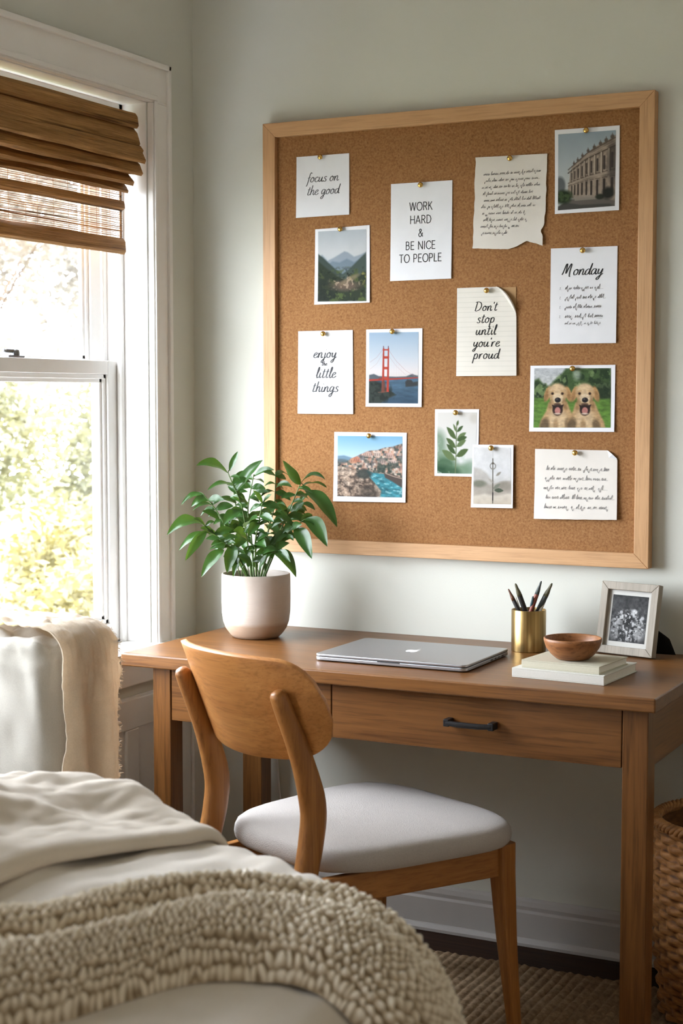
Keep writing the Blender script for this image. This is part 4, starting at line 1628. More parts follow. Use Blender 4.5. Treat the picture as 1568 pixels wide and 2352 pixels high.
slab(rrect(LWd, LDp, .014), .0022, .0105).build('laptop_base', M_alu, lap, bevel=.0018)
slab(rrect(LWd - .006, LDp - .006, .012), .0105, .0114).build('lid_gap', M_alu_dark, lap)
lid = slab(rrect(LWd, LDp, .014), .0114, .0168).build('lid', M_alu, lap, bevel=.0014)
nt = MB().box(-.028, .028, -LDp / 2 - .0004, -LDp / 2 + .003, .0084, .0107)
nt.build('finger_notch', M_alu_dark, lap, bevel=.0005)
po_ = MB()
for k, (y, w) in enumerate(((.09, .012), (.066, .009), (.045, .009), (.02, .014))):
    po_.box(LWd / 2 - .002, LWd / 2 + .0003, y - w / 2, y + w / 2, .0048, .0078)
po_.build('ports', M_alu_dark, lap)
for q in ((-.16, -.11), (.16, -.11), (-.16, .11), (.16, .11)):
    ft = MB().lathe([(.006, 0), (.006, .0024)], 14, (q[0], q[1], 0), cap1=True)
    ft.build('rubber_foot', M_black, lap)
# the fruit emblem in the middle of the lid
A_ = [(0, .30), (.10, .36), (.24, .38), (.38, .30), (.46, .20), (.36, .10), (.33, -.04), (.38, -.18), (.49, -.26), (.42, -.42), (.30, -.58), (.20, -.63), (.10, -.60), (0, -.57),
      (-.10, -.60), (-.20, -.63), (-.32, -.56), (-.44, -.36), (-.50, -.12), (-.49, .10), (-.40, .27), (-.26, .37), (-.12, .37)]
ap_ = catmull(A_ + [A_[0]], 3)[:-1]
lf_ = catmull([(.0, .44), (.02, .60), (.12, .74), (.25, .80)], 4) + catmull([(.25, .80), (.24, .64), (.14, .50), (.0, .44)], 4)[1:-1]
lg = MB()
k_ = .032
for q in (ap_, lf_):
    lg.prism([(x * k_, y * k_ + .002) for x, y in q], 'z', .0167, .0170)
lg.build('logo', M_logo, lid)


def book(name, label, c, w, d, rz, z0, th, mat):
    t = thing(name, label, 'book', (c[0], c[1], z0), R(rz), 'pale books stacked on the desk')
    cv = MB()
    cv.box(-w / 2, w / 2, -d / 2, d / 2, 0, .0022)
    cv.box(-w / 2, w / 2, -d / 2, d / 2, th - .0022, th)
    cv.box(-w / 2, w / 2, -d / 2, -d / 2 + .0022, 0.0022, th - .0022)
    cv.build('cover', mat, t, bevel=.0009)
    MB().box(-w / 2 + .003, w / 2 - .003, -d / 2 + .0022, d / 2 - .003, .0022, th - .0022).build('pages', M_pages, t)
    return t


book('book', 'lower larger white book of the stack on the desk', (1.207, -0.378), .212, .200, -4, DZ, .0205, M_book2)
book('book', 'upper smaller ivory book of the stack, under the wooden bowl', (1.210, -0.388), .182, .158, -6, DZ + .0206, .0170, M_book1)
bz = DZ + .0378
bwl = MB()
bwl.lathe([(.030, 0), (.036, .002), (.048, .012), (.058, .026), (.0625, .040), (.063, .046), (.0615, .0472), (.0595, .046), (.056, .034), (.048, .020), (.034, .0105), (.015, .008), (.001, .0078)], 56, cap1=True)
bowl = bwl.build('wooden_bowl', M_bowl, smooth=True)
bowl.location = (1.209, -0.402, bz)
tag(bowl, 'small empty turned wooden bowl sitting on the stacked books', 'bowl')

cup = MB()
cup.lathe([(.0405, 0), (.0415, .001), (.0415, .0985), (.0410, .0995), (.0395, .0995), (.0390, .0985), (.0390, .004), (.001, .004)], 64, cap1=True)
cupo = cup.build('pencil_cup', M_cup, smooth=True)
cupo.data.set_sharp_from_angle(angle=R(35))
CUPC = (1.003, -0.112)
cupo.location = (*CUPC, DZ)
tag(cupo, 'cylindrical brass pencil cup on the desk near the back wall', 'pencil cup')

M_pen = {k: m_plain('pen_' + k, c, .45, .4) for k, c in dict(black=(38, 35, 33), brown=(92, 58, 38), olive=(84, 80, 58), red=(122, 62, 46), slate=(66, 72, 70), silver=(168, 164, 156), pale=(196, 190, 176), ochre=(160, 124, 66), teal=(52, 70, 74)).items()}
pens = [  # tip (x, y, z), foot (x, y), body colour, end colour, radius, label
    ((.949, -.108, .905), (1.024, -.116), 'black', 'brown', .0045, 'black pencil with a brown tip leaning furthest towards the laptop side'),
    ((.972, -.122, .921), (1.019, -.090), 'black', 'olive', .0055, 'thick black pen with an olive end, second from the laptop side'),
    ((1.034, -.112, .929), (.984, -.128), 'red', 'slate', .0048, 'reddish brown pen with a grey end, tallest in the cup'),
    ((1.058, -.104, .924), (.978, -.100), 'slate', 'olive', .0055, 'grey green pen leaning towards the picture frame'),
    ((.962, -.092, .885), (1.012, -.132), 'silver', 'pale', .0032, 'thin silver pen between the two black pens'),
    ((1.018, -.126, .893), (.992, -.086), 'black', 'teal', .0042, 'short dark pen in the middle of the cup'),
    ((1.046, -.090, .905), (1.000, -.136), 'pale', 'teal', .0034, 'thin pale pen behind the grey green pen'),
]
for tip, ftp, c1, c2, r, lab in pens:
    r *= 1.12
    a, b = Vector((ftp[0], ftp[1], DZ + .0095)), Vector(tip)
    L = (b - a).length
    t = thing('pen', lab, 'pen', a, group='pens and pencils in the brass cup')
    t.rotation_euler = (b - a).to_track_quat('Z', 'Y').to_euler()
    MB().lathe([(r * .6, 0), (r, .006), (r, L * .80)], 14, cap1=True).build('barrel', M_pen[c1], t, smooth=True).data.set_sharp_from_angle(angle=R(40))
    MB().lathe([(r * 1.02, L * .80), (r * .9, L * .86), (r * .55, L * .93), (r * .5, L * .97), (r * .25, L)], 14, cap1=True).build('tip', M_pen[c2], t, smooth=True)

pf = thing('picture_frame', 'weathered grey frame with a black and white photo standing on the desk', 'picture frame', (1.231, -0.098, DZ + .004))
pf.rotation_euler = (R(-11), 0, R(-13.4))
PW, PH, PB, PT = .152, .170, .0185, .020
fo = [(-PW / 2, 0), (PW / 2, 0), (PW / 2, PH), (-PW / 2, PH)]
fi = [(-PW / 2 + PB, PB), (PW / 2 - PB, PB), (PW / 2 - PB, PH - PB), (-PW / 2 + PB, PH - PB)]
for k in range(4):
    k2 = (k + 1) % 4
    frame_bar(fo[k], fo[k2], fi[k2], fi[k], 0, PT).build('frame_rail', M_pframe, pf, bevel=.0012)
MB().box(-PW / 2 + PB - .002, PW / 2 - PB + .002, .010, .012, PB - .002, PH - PB + .002).build('mat_board', M_mat, pf)
pic_mesh('photograph', pic_family(), lambda a, b: (-.0475 + .095 * a, .0098, .140 - .110 * b), pf, M_photo, None)
MB().box(-PW / 2 + .008, PW / 2 - .008, .0125, .0185, .008, PH - .008).build('backing', M_blackfelt, pf)
sm = MB()     # easel strut, opening backwards and sideways
sm.hexa([(.030, .0185, .012), (.078, .048, .016), (.106, .064, .013), (.030, .030, .009),
         (.030, .0185, .090), (.078, .030, .060), (.094, .046, .050), (.030, .026, .088)])
sm.build('easel_strut', M_blackfelt, pf, bevel=.003)

# ------------------------------------------------------------------ potted plant
PC = (0.310, -0.212, DZ)
plant = thing('potted_plant', 'leafy green plant in an off-white stoneware pot on the desk', 'potted plant', PC)
pm = MB()
pm.lathe([(.050, 0), (.058, .0015), (.066, .009), (.077, .024), (.0835, .042), (.0865, .065), (.0873, .10), (.0870, .15), (.0865, .160), (.0855, .1625), (.0835, .1625), (.0822, .160),
          (.082, .14), (.081, .06), (.06, .02), (.001, .018)], 72, cap1=True)
pm.build('pot', M_pot, plant, smooth=True)
sl = MB()


def soilf(a, b):
    th, r = 2 * PI * a, .0815 * b
    return (r * math.cos(th), r * math.sin(th), .143 + .006 * nz(r * 90 * math.cos(th), r * 90 * math.sin(th)) * b)


sl.grid(soilf, 40, 8)
sl.build('soil', M_soil, plant)
UR, UD = Vector((.894, .447, 0)), Vector((-.447, .894, 0))


def pp(X, Y, v):
    """plant-local point: X, Y measured on a tracing of the plant, v = metres towards the back"""
    px, py = 370 + X / 3.484, 1000 + Y / 3.484
    return UR * ((px - 589) / 906) + UD * v + Vector((0, 0, .160 + (1318 - py) / 906))


rp = random.Random(11)
stems = [  # polyline (X, Y, depth)
    [(735, 1115, 0), (690, 800, -.01), (655, 560, -.02), (550, 295, -.03)],
    [(800, 1115, .0), (930, 830, .0), (1020, 620, -.01), (1120, 385, -.02)],
    [(720, 1115, -.02), (600, 930, -.05), (500, 820, -.07), (365, 690, -.085)],
    [(770, 1115, .02), (850, 800, .04), (905, 560, .05), (915, 300, .05)],
    [(745, 1115, .02), (715, 800, .05), (690, 600, .06), (735, 330, .07)],
    [(725, 1110, .01), (560, 820, .02), (450, 620, .03), (330, 470, .04)],
    [(810, 1115, -.02), (950, 860, -.05), (1060, 730, -.06), (1165, 650, -.06)],
    [(775, 1115, -.03), (770, 850, -.06), (800, 680, -.08), (830, 520, -.09)],
    [(730, 1115, -.03), (640, 950, -.08), (570, 860, -.10), (500, 800, -.11)],
    [(790, 1115, -.03), (860, 950, -.07), (920, 900, -.09), (960, 890, -.10)],
    [(750, 1115, .03), (640, 800, .07), (590, 600, .09), (560, 420, .10)],
    [(800, 1115, .03), (960, 800, .07), (1050, 650, .08), (1120, 560, .085)],
]
leaves = [  # base (X, Y), tip (X, Y), depth at base, depth at tip, rise of the bow, width ratio
    (545, 295, 310, 232, -.03, -.06, .30, .36), (562, 280, 625, 128, -.03, -.01, .05, .30), (608, 445, 822, 198, -.02, .0, .12, .36),
    (1118, 385, 985, 195, -.02, -.05, -.12, .40), (1122, 382, 1318, 345, -.02, -.05, .42, .42), (1140, 400, 1328, 425, -.02, .03, .22, .30),
    (1165, 440, 1412, 718, -.03, -.06, .26, .34), (1168, 650, 1335, 862, -.06, -.09, .30, .46), (1085, 722, 1215, 955, -.06, -.10, .22, .42),
    (930, 900, 1095, 1088, -.10, -.13, .34, .48), (612, 850, 562, 1055, -.10, -.13, .15, .46), (528, 880, 368, 1080, -.11, -.15, .2, .36),
    (392, 738, 236, 962, -.085, -.12, .12, .28), (372, 752, 180, 890, -.085, -.10, .2, .30), (365, 690, 98, 762, -.085, -.13, .38, .36),
    (335, 478, 165, 560, .04, .01, .3, .30), (400, 560, 262, 600, .03, .0, .3, .3), (600, 410, 395, 430, -.02, -.06, .3, .34),
    (640, 480, 500, 380, -.02, .03, .2, .34), (640, 600, 520, 700, -.02, -.08, .2, .42), (700, 520, 872, 460, .05, .01, .2, .44),
    (738, 340, 905, 285, .07, .05, .25, .32), (915, 430, 1050, 420, .05, .02, .35, .42), (915, 330, 1010, 330, .05, .08, .3, .5),
    (830, 660, 940, 555, -.06, -.03, .2, .42), (1040, 640, 1145, 545, .07, .06, .1, .5), (560, 640, 480, 800, .06, .03, .2, .46),
    (700, 830, 600, 740, -.03, -.08, .2, .46), (850, 800, 905, 960, -.03, -.09, .15, .5), (470, 690, 330, 610, .03, .02, .25, .34),
    (690, 720, 790, 640, -.03, -.10, .1, .5), (660, 560, 590, 480, -.02, -.05, .1, .46), (905, 560, 1010, 640, .05, .0, .2, .4),
    (850, 700, 740, 620, .03, .0, .2, .44), (800, 680, 720, 780, -.08, -.12, .2, .44), (830, 520, 760, 420, -.09, -.11, .1, .4),
    (830, 530, 905, 450, -.09, -.11, .1, .42), (590, 860, 480, 900, -.05, -.1, .2, .36), (640, 930, 600, 1100, -.08, -.09, .1, .30),
    (720, 900, 660, 1040, -.04, -.07, .1, .42), (860, 930, 800, 1060, -.07, -.08, .05, .42), (1020, 640, 950, 540, -.01, -.03, .1, .4),
    (560, 420, 640, 300, .10, .12, .1, .36), (590, 560, 440, 520, .09, .08, .2, .36), (1100, 560, 1185, 480, .085, .09, .2, .42),
    (960, 800, 1060, 850, .07, .03, .2, .46), (640, 780, 700, 700, .07, .02, .2, .5), (500, 800, 420, 760, -.11, -.14, .2, .4),
    (760, 860, 860, 860, -.06, -.11, .25, .5), (690, 800, 600, 900, -.01, -.06, .2, .46), (930, 830, 1000, 760, 0, -.04, .2, .44),
]


def leaf_geo(m, b, t, bow, wr, facing):
    d = t - b
    L = d.length
    up = Vector((0, 0, 1))
    side = d.cross(facing)
    if side.length < 1e-4:
        side = Vector((1, 0, 0))
    side.normalize()
    nrm = side.cross(d).normalized()
    if nrm.z < 0 and abs(nrm.z) > .5:
        nrm = -nrm
    nl, nw = 12, 5
    tw = rp.uniform(-.5, .5)
    vs = []
    for i in range(nl + 1):
        s = i / nl
        c = b + d * s + up * (bow * L * 4 * s * (1 - s) * .55)
        w = L * wr * .5 * (max(0.0, math.sin(PI * min(1, s * .93 + .035)) ** .85) * (1 - .35 * s) * 1.15) if s < .999 else 0.0003
        sd = side * math.cos(tw * s) + nrm * math.sin(tw * s)
        for j in range(nw):
            q = (j / (nw - 1) - .5) * 2
            fold = abs(q) ** 1.2 * w * .35
            wav = .06 * w * math.sin(s * 13 + q * 2)
            vs.append(c + sd * (w * q) + nrm * (fold + wav))
    fs = []
    for i in range(nl):
        for j in range(nw - 1):
            fs.append((i * nw + j, i * nw + j + 1, (i + 1) * nw + j + 1, (i + 1) * nw + j))
    m.add(vs, fs)


S3 = [[pp(*q) for q in st] for st in stems]
per = [MB() for _ in stems]
LP = [MB() for _ in stems]
for k, st in enumerate(S3):
    st[0].z = .138
    pth = [Vector(q) for q in catmull([tuple(q) for q in st], 8)]
    n = len(pth)
    per[k].tube(pth, [.0028 - .0016 * i / n for i in range(n)], 7)
    S3[k] = pth
tocam = (CAM - Vector(PC)).normalized()
for (bx, by, tx, ty, bv, tv, bow, wr) in leaves:
    b, t = pp(bx, by, bv), pp(tx, ty, tv)
    k, q = min(((i, p) for i, s in enumerate(S3) for p in s[4:]), key=lambda z: (z[1] - b).length)
    fac = (tocam * .75 + Vector((0, 0, .75)) + Vector((rp.uniform(-.4, .4), rp.uniform(-.4, .4), 0))).normalized()
    leaf_geo(LP[k], b, t, bow, wr, fac)
    if (q - b).length > .003:
        per[k].tube([q, (q + b) / 2 + Vector((0, 0, .004)), b + (t - b) * .05], [.0014, .0011, .0009], 5)
for k, st in enumerate(S3):            # smaller leaves filling the stems
    n = len(st)
    for i in range(int(n * .3), n - 1, 2):
        for sg in (-1, 1):
            if rp.random() < .25:
                continue
            dirv = (UR * sg * rp.uniform(.5, 1) + UD * rp.uniform(-.8, .8) + Vector((0, 0, rp.uniform(-.6, .5)))).normalized()
            leaf_geo(LP[k], st[i], st[i] + dirv * rp.uniform(.026, .050), rp.uniform(.1, .35), rp.uniform(.4, .5), (tocam + Vector((rp.uniform(-.6, .6), rp.uniform(-.6, .6), .7))).normalized())
for k in range(len(stems)):
    so = per[k].build('stem', M_stem, plant, smooth=True)
    LP[k].build('leaves', M_leaf, so, smooth=True)
# a few young shoots rising from the soil
for k in range(6):
    a = rp.uniform(0, 6.28)
    b = Vector((.035 * math.cos(a), .035 * math.sin(a), .140))
    e = b + Vector((rp.uniform(-.02, .02), rp.uniform(-.02, .02), rp.uniform(.05, .09)))
    so = MB().tube([b, (b + e) / 2, e], [.0016, .0014, .001], 6).build('stem', M_stem, plant, smooth=True)
    m = MB()
    leaf_geo(m, (b + e) / 2, (b + e) / 2 + Vector((rp.uniform(-.03, .03), rp.uniform(-.03, .03), .02)), .2, .45, tocam)
    leaf_geo(m, e, e + Vector((rp.uniform(-.03, .03), rp.uniform(-.03, .03), .02)), .2, .45, tocam)
    m.build('leaves', M_leaf, so, smooth=True)

# ------------------------------------------------------------------ chair
chair = thing('desk_chair', 'oak chair with a curved plywood back and pale upholstered seat, pulled up to the desk', 'chair', (0.711, -0.932, 0.0125), R(-25))
ZB = 0.0125
for sx in (-1, 1):
    pts = catmull([(sx * .175, -.085, 0), (sx * .172, -.035, .22), (sx * .170, .002, .42 - ZB), (sx * .168, .020, .50 - ZB), (sx * .168, .024, .57 - ZB), (sx * .168, -.005, .67 - ZB), (sx * .168, -.050, .775 - ZB), (sx * .168, -.060, .797 - ZB), (sx * .168, -.064, .806 - ZB)], 5)
    n = len(pts)
    rad = []
    for i, p in enumerate(pts):
        z = p[2]
        a = np.interp(z, [0, .25, .41, .50, .57, .68, .770, .784, .791, .7935], [.012, .016, .020, .021, .021, .017, .0165, .0150, .0105, .003])
        b = np.interp(z, [0, .25, .41, .50, .57, .68, .770, .784, .791, .7935], [.014, .020, .024, .026, .027, .021, .017, .0155, .011, .003])
        rad.append((float(a), float(b)))
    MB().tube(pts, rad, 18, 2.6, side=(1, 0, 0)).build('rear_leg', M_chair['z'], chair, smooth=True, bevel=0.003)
FXL, FYL = .210, .500
for sx in (-1, 1):
    pts = [(sx * (FXL + .018), FYL + .022, 0), (sx * (FXL + .006), FYL + .008, .20), (sx * FXL, FYL, .36 - ZB), (sx * FXL, FYL, .422 - ZB)]
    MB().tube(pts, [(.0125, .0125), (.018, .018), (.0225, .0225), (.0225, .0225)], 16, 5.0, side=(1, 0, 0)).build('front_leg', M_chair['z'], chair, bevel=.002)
MB().hexa([(-.155, .000, .365 - ZB), (.155, .000, .365 - ZB), (.155, .022, .365 - ZB), (-.155, .022, .365 - ZB),
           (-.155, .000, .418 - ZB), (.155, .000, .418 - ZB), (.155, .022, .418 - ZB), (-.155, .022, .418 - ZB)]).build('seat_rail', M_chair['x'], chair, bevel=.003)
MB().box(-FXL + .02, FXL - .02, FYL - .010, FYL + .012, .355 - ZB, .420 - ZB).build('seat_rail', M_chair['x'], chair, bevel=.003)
for sx in (-1, 1):
    MB().hexa([(sx * .160 - .010, .012, .360 - ZB), (sx * .160 + .010, .012, .360 - ZB), (sx * (FXL - .0) + .011, FYL - .018, .352 - ZB), (sx * (FXL - .0) - .011, FYL - .018, .352 - ZB),
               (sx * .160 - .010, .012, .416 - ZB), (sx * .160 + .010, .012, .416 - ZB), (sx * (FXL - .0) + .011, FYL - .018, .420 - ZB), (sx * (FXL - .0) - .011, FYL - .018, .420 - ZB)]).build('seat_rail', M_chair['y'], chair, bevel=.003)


def panel(a, b):
    s = (a - .5) * 2
    hw = .223
    x = hw * s
    c1 = max(0.0, (abs(s) - .70) / .30)
    c2 = max(0.0, (abs(s) - .55) / .45)
    top = .868 - .006 * s * s - .078 * (1 - math.sqrt(max(0, 1 - c1 ** 2.3)))
    bot = .652 + .020 * s * s + .070 * (1 - math.sqrt(max(0, 1 - c2 ** 2.2)))
    if abs(s) > .999:
        mid_ = (top + bot) / 2
        top = max(top, mid_ + .02)
        bot = min(bot, mid_ - .02)
    z = bot + (top - bot) * b
    lean = -.40 * (z - .68)
    y = -.030 + lean + .085 * abs(s) ** 2.1
    return (x, y, z - ZB)


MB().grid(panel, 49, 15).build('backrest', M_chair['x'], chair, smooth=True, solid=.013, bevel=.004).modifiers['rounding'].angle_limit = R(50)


def seat_pt(x, y):
    """cushion plan: rounded trapezium"""
    return x, y


sm_ = MB()
NS, NR = 64, 14
rows = []


def seat_outline(th, k):
    c, s = math.cos(th), math.sin(th)
    e = 2 / 4.2
    xx = math.copysign(abs(c) ** e, c) * k
    yy = math.copysign(abs(s) ** e, s) * k
    y = .292 + yy * .248
    hw = .208 + (.280 - .208) * (yy + 1) / 2
    bow = .012 * (1 - xx * xx) * (1 if yy > 0 else .6) * yy
    return (xx * hw, y + bow)


prof_s = [(.93, .422), (.972, .424), (.992, .432), (1.0, .443), (.994, .454), (.975, .464), (.94, .470), (.86, .4745), (.7, .4785), (.5, .482), (.3, .484), (.12, .485), (.001, .485)]
vs, fs = [], []
for k, z in prof_s:
    for i in range(NS):
        x, y = seat_outline(2 * PI * i / NS, k)
        vs.append((x, y, z - ZB + .0012 * nz(x * 40, y * 40, z * 30)))
for j in range(len(prof_s) - 1):
    for i in range(NS):
        i2 = (i + 1) % NS
        fs.append((j * NS + i, j * NS + i2, (j + 1) * NS + i2, (j + 1) * NS + i))
fs.append(tuple(reversed(range(NS))))
sm_.add(vs, fs)
sm_.build('seat_cushion', M_seat, chair, smooth=True)

# ------------------------------------------------------------------ slipper chair by the window with a throw over it


def rbox(x0, x1, y0, y1, z0, z1, r, step, disp):
    m = MB()
    ax = [(x0, x1), (y0, y1), (z0, z1)]

    def lat(a, b):
        n = max(2, int((b - a) / step))
        return [a + (b - a) * i / n for i in range(n + 1)]
    for fx in range(3):
        o1, o2 = [(1, 2), (2, 0), (0, 1)][fx]
        for sg in (0, 1):
            A, B = lat(*ax[o1]), lat(*ax[o2])
            vs = []
            for b in B:
                for a in A:
                    p = [0, 0, 0]
                    p[fx] = ax[fx][sg]
                    p[o1], p[o2] = a, b
                    q = [min(max(p[i], ax[i][0] + r), ax[i][1] - r) for i in range(3)]
                    d = Vector(p) - Vector(q)
                    if d.length > 1e-9:
                        d.normalize()
                    pt = Vector(q) + d * r
                    vs.append(tuple(pt + d * disp(*pt)))
            w = len(A)
            fs = []
            for j in range(len(B) - 1):
                for i in range(w - 1):
                    f = (j * w + i, j * w + i + 1, (j + 1) * w + i + 1, (j + 1) * w + i)
                    fs.append(f if sg else tuple(reversed(f)))
            m.add(vs, fs)
    return m


def wrinkle(x, y, z):
    top = smooth(.80, .90, z)
    return (.007 * nz(x * 9, y * 9, z * 5) + .024 * top * nz(x * 12 + y * 6, y * 34, z * 26) + .010 * top * nz(x * 40, y * 60, z * 40) + .005 * nz(x * 30 + z * 9, y * 10, z * 14 - x * 6) + .004 * nz(x * 22, y * 22, z * 8) - .006)


slip = thing('slipper_chair', 'small linen slipcovered chair below the window, half under a gauze throw', 'armchair', (0.235, -1.26, 0))
sb = (0.235, -1.26, 0)
rel(rbox(.035, .440, -1.235, -1.060, .30, .900, .045, .012, wrinkle), sb).build('backrest', M_slip, slip, smooth=True)
rel(rbox(.035, .440, -1.470, -1.220, .14, .440, .035, .02, lambda x, y, z: .004 * nz(x * 9, y * 9, z * 9)), sb).build('seat', M_slip, slip, smooth=True)
rel(rbox(.045, .430, -1.225, -1.065, .14, .320, .02, .03, lambda x, y, z: 0), sb).build('base', M_slip, slip, smooth=True)
for x in (.07, .405):
    for y in (-1.44, -1.09):
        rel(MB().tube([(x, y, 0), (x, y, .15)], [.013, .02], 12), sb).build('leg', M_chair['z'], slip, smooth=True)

THB = (0.25, -1.13, .92)


def throw_pt(a, b, off=0.0):
    """a across the chair back (front to rear), b along: over the top from the wall side, then down the side"""
    L = .40 + .60
    s = b * L
    r = .055
    y0 = -1.225 + .020 * nz(b * 7, 1.5) + (.055 * smooth(.42, .0, s) if s < .42 else 0) - .012 * smooth(.5, .9, s)
    y1 = -1.040 + .012 * nz(b * 31, 7.7) + .010 * nz(b * 83, 2.7) + .006 * nz(b * 190, 5.7)
    y = y0 + (y1 - y0) * a
    bulge = .006 * nz(y * 26, s * 3.0, 2.0) + .012 * math.sin(y * 62 + 1.2 * nz(s * 4, 3.0)) * smooth(.40, .6, s)
    if s < .40 - r:
        x, z, nx_, nz_ = .05 + s, .912, 0, 1
        bulge = .009 * nz(x * 16, y * 30, 4.0) + .006 * nz(x * 40, y * 50, 1.0)
    elif s < .40 - r + r * PI / 2:
        th = (s - (.40 - r)) / r
        x, z = .45 - r + r * math.sin(th), .912 - r + r * math.cos(th)
        nx_, nz_ = math.sin(th), math.cos(th)
    else:
        d = s - (.40 - r + r * PI / 2)
        x, z, nx_, nz_ = .45 + .006 * math.sin(d * 9), .912 - r - d, 1, 0
    # rounded over the rear top edge of the chair back
    drop = max(0.0, (y + 1.085) / .045) ** 2 * .012 if nz_ > .3 else 0
    bulge += .004 * nz(y * 90, s * 16, 5.0) + .0025 * nz(y * 50, s * 70, 6.0)
    k = .012 + bulge + off
    return (x + nx_ * k - THB[0], y - THB[1], z + nz_ * k - drop - THB[2])


th_ = MB().grid(throw_pt, 50, 260)
throw = thing('throw_blanket', 'beige gauze throw with a frayed edge hanging over the slipcovered chair', 'throw', THB)
th_.build('cloth', M_gauze, throw, smooth=True, solid=.003)
fr_ = MB()
rf = random.Random(5)
for k in range(420):
    b = rf.uniform(.02, .99)
    p = Vector(throw_pt(1.0, b))
    e = p + Vector((rf.uniform(-.003, .006), rf.uniform(.002, .009), rf.uniform(-.006, .003)))
    fr_.tube([p, (p + e) / 2 + Vector((0, 0, rf.uniform(-.003, .003))), e], .0007, 4)
for k in range(60):
    a = rf.uniform(0.02, .98)
    p = Vector(throw_pt(a, 1.0))
    fr_.tube([p, p + Vector((rf.uniform(-.004, .004), rf.uniform(-.004, .004), -.03))], .0008, 4)
fr_.build('fringe', M_gauze, throw, smooth=True)['kind'] = 'stuff'

# ------------------------------------------------------------------ bed
bed = thing('bed', 'low bed in the foreground under layered beige bedding', 'bed', (0.98, -2.6, 0))
be = (0.98, -2.6, 0)


def bedplan(x0, x1, y0, y1, rc):
    p = [(x0, y0), (x1, y0)]
    for k in range(9):
        a = R(90 * k / 8)
        p.append((x1 - rc + rc * math.cos(a), y1 - rc + rc * math.sin(a)))
    for k in range(5):
        a = R(90 + 90 * k / 4)
        p.append((x0 + .08 + .08 * math.cos(a), y1 - .08 + .08 * math.sin(a)))
    return p


rel(MB().prism(bedplan(.52, 1.43, -4.2, -1.72, .42), 'z', .34, .655), be).build('mattress', M_sheet, bed, bevel=.03, seg=3)
rel(MB().prism(bedplan(.54, 1.41, -4.2, -1.74, .40), 'z', .16, .34), be).build('bed_base', M_sheet, bed, bevel=.01)
for x, y in ((.60, -1.90), (1.28, -1.98), (.60, -4.1), (1.34, -4.1)):
    rel(MB().tube([(x, y, 0), (x, y, .165)], [.02, .028], 12), be).build('leg', M_chair['z'], bed, smooth=True)

BX, BY, BRC, BR_, BZT, BD = 1.587, -1.548, .401, .17, .696, .096


def bedsurf(u, v, h=0.0):
    """the bedding surface over the mattress: rounded at the foot corner, hanging down past the edge; h is height off it"""
    cx, cy = BX - BR_ - BRC, BY - BR_ - BRC
    dx, dy = max(u - cx, 0.0), max(v - cy, 0.0)
    L = math.hypot(dx, dy)
    d = L - BRC
    nx_, ny_ = (dx / L, dy / L) if L > 1e-9 else (0.0, 0.0)
    dd = max(d, 0.0)
    dd = min(dd, .62 + .002 * dd)
    a = min(dd / BR_, PI / 2)
    hh = BR_ * math.sin(a)
    vv = BR_ * (1 - math.cos(a)) + max(dd - BR_ * PI / 2, 0)
    X, Y = u - nx_ * dd + nx_ * hh, v - ny_ * dd + ny_ * hh
    Z = BZT - vv + BD * min(max(-d / .5, 0), 1)
    lx = max(.58 - u, 0.0)          # the side towards the window falls away too
    if lx > 0:
        al = min(lx / .08, PI / 2)
        X = .58 - .08 * math.sin(al)
        Z -= .08 * (1 - math.cos(al)) + max(lx - .08 * PI / 2, 0)
    n = Vector((nx_ * math.sin(a), ny_ * math.sin(a), math.cos(a)))
    return Vector((X, Y, Z)) + n * h


DB = (1.0, -2.2, .70)


def duvet(a, b):
    u = .36 + (2.05 - .36) * a
    v = -3.95 + (3.95 - 1.08) * b
    # soft creases running obliquely across the bed
    w = .010 * nz(u * 2.2 + v * 1.0, v * 5.0 - u * 2.5, 1.0) + .011 * nz(u * 17 + v * 2, v * 4 + u * 3, 3.0) + .004 * nz(u * 40, v * 12 + u * 6, 5)
    near = smooth(1.10, 1.28, u) * (1 - smooth(-2.25, -2.02, v))     # smoother in front of the throw
    p = bedsurf(u, v, w * (1 - .75 * near))
    return (p.x - DB[0], p.y - DB[1], p.z - DB[2])


dv = MB().grid(duvet, 170, 250)
dvo = dv.build('duvet', M_linen, smooth=True)
dvo.location = DB
tag(dvo, 'smooth pale linen duvet spread over the bed, beneath the coverlet and knit throw', 'duvet')

CB = (.8, -1.9, .78)


def coverlet(a, b):
    v = -3.0 + (3.0 - 1.25) * b
    e = 1.062 + .02 * nz(v * 3, 2.0) - .05 * smooth(-1.72, -1.45, v)
    u = .37 + (e - .37) * a
    t = e - u
    roll = .016 * math.sqrt(min(t / .022, 1.0) * (2 - min(t / .022, 1.0)))
    h = .008 + roll + .052 * smooth(.0, .24, t) - .032 * smooth(.24, .5, t) + .010 * nz(u * 3 + v * 4, v * 7 - u * 2, 9.0) * smooth(0, .1, t) + .013 * nz(u * 14 - v * 3, v * 8 + u * 5, 4) * smooth(0, .12, t) + .008 * nz(u * 30, v * 13 + u * 9, 2) * smooth(0, .08, t) + .003 * nz(u * 75, v * 30 + u * 20, 8) * smooth(0, .06, t)
    p = bedsurf(u, v, h)
    return (p.x - CB[0], p.y - CB[1], p.z - CB[2])


cv_ = MB().grid(coverlet, 130, 170)
cvo = cv_.build('coverlet', M_cover, smooth=True, solid=.01)
cvo.location = CB
tag(cvo, 'puffy cream linen coverlet folded over the far part of the bed beside the window chair', 'coverlet')

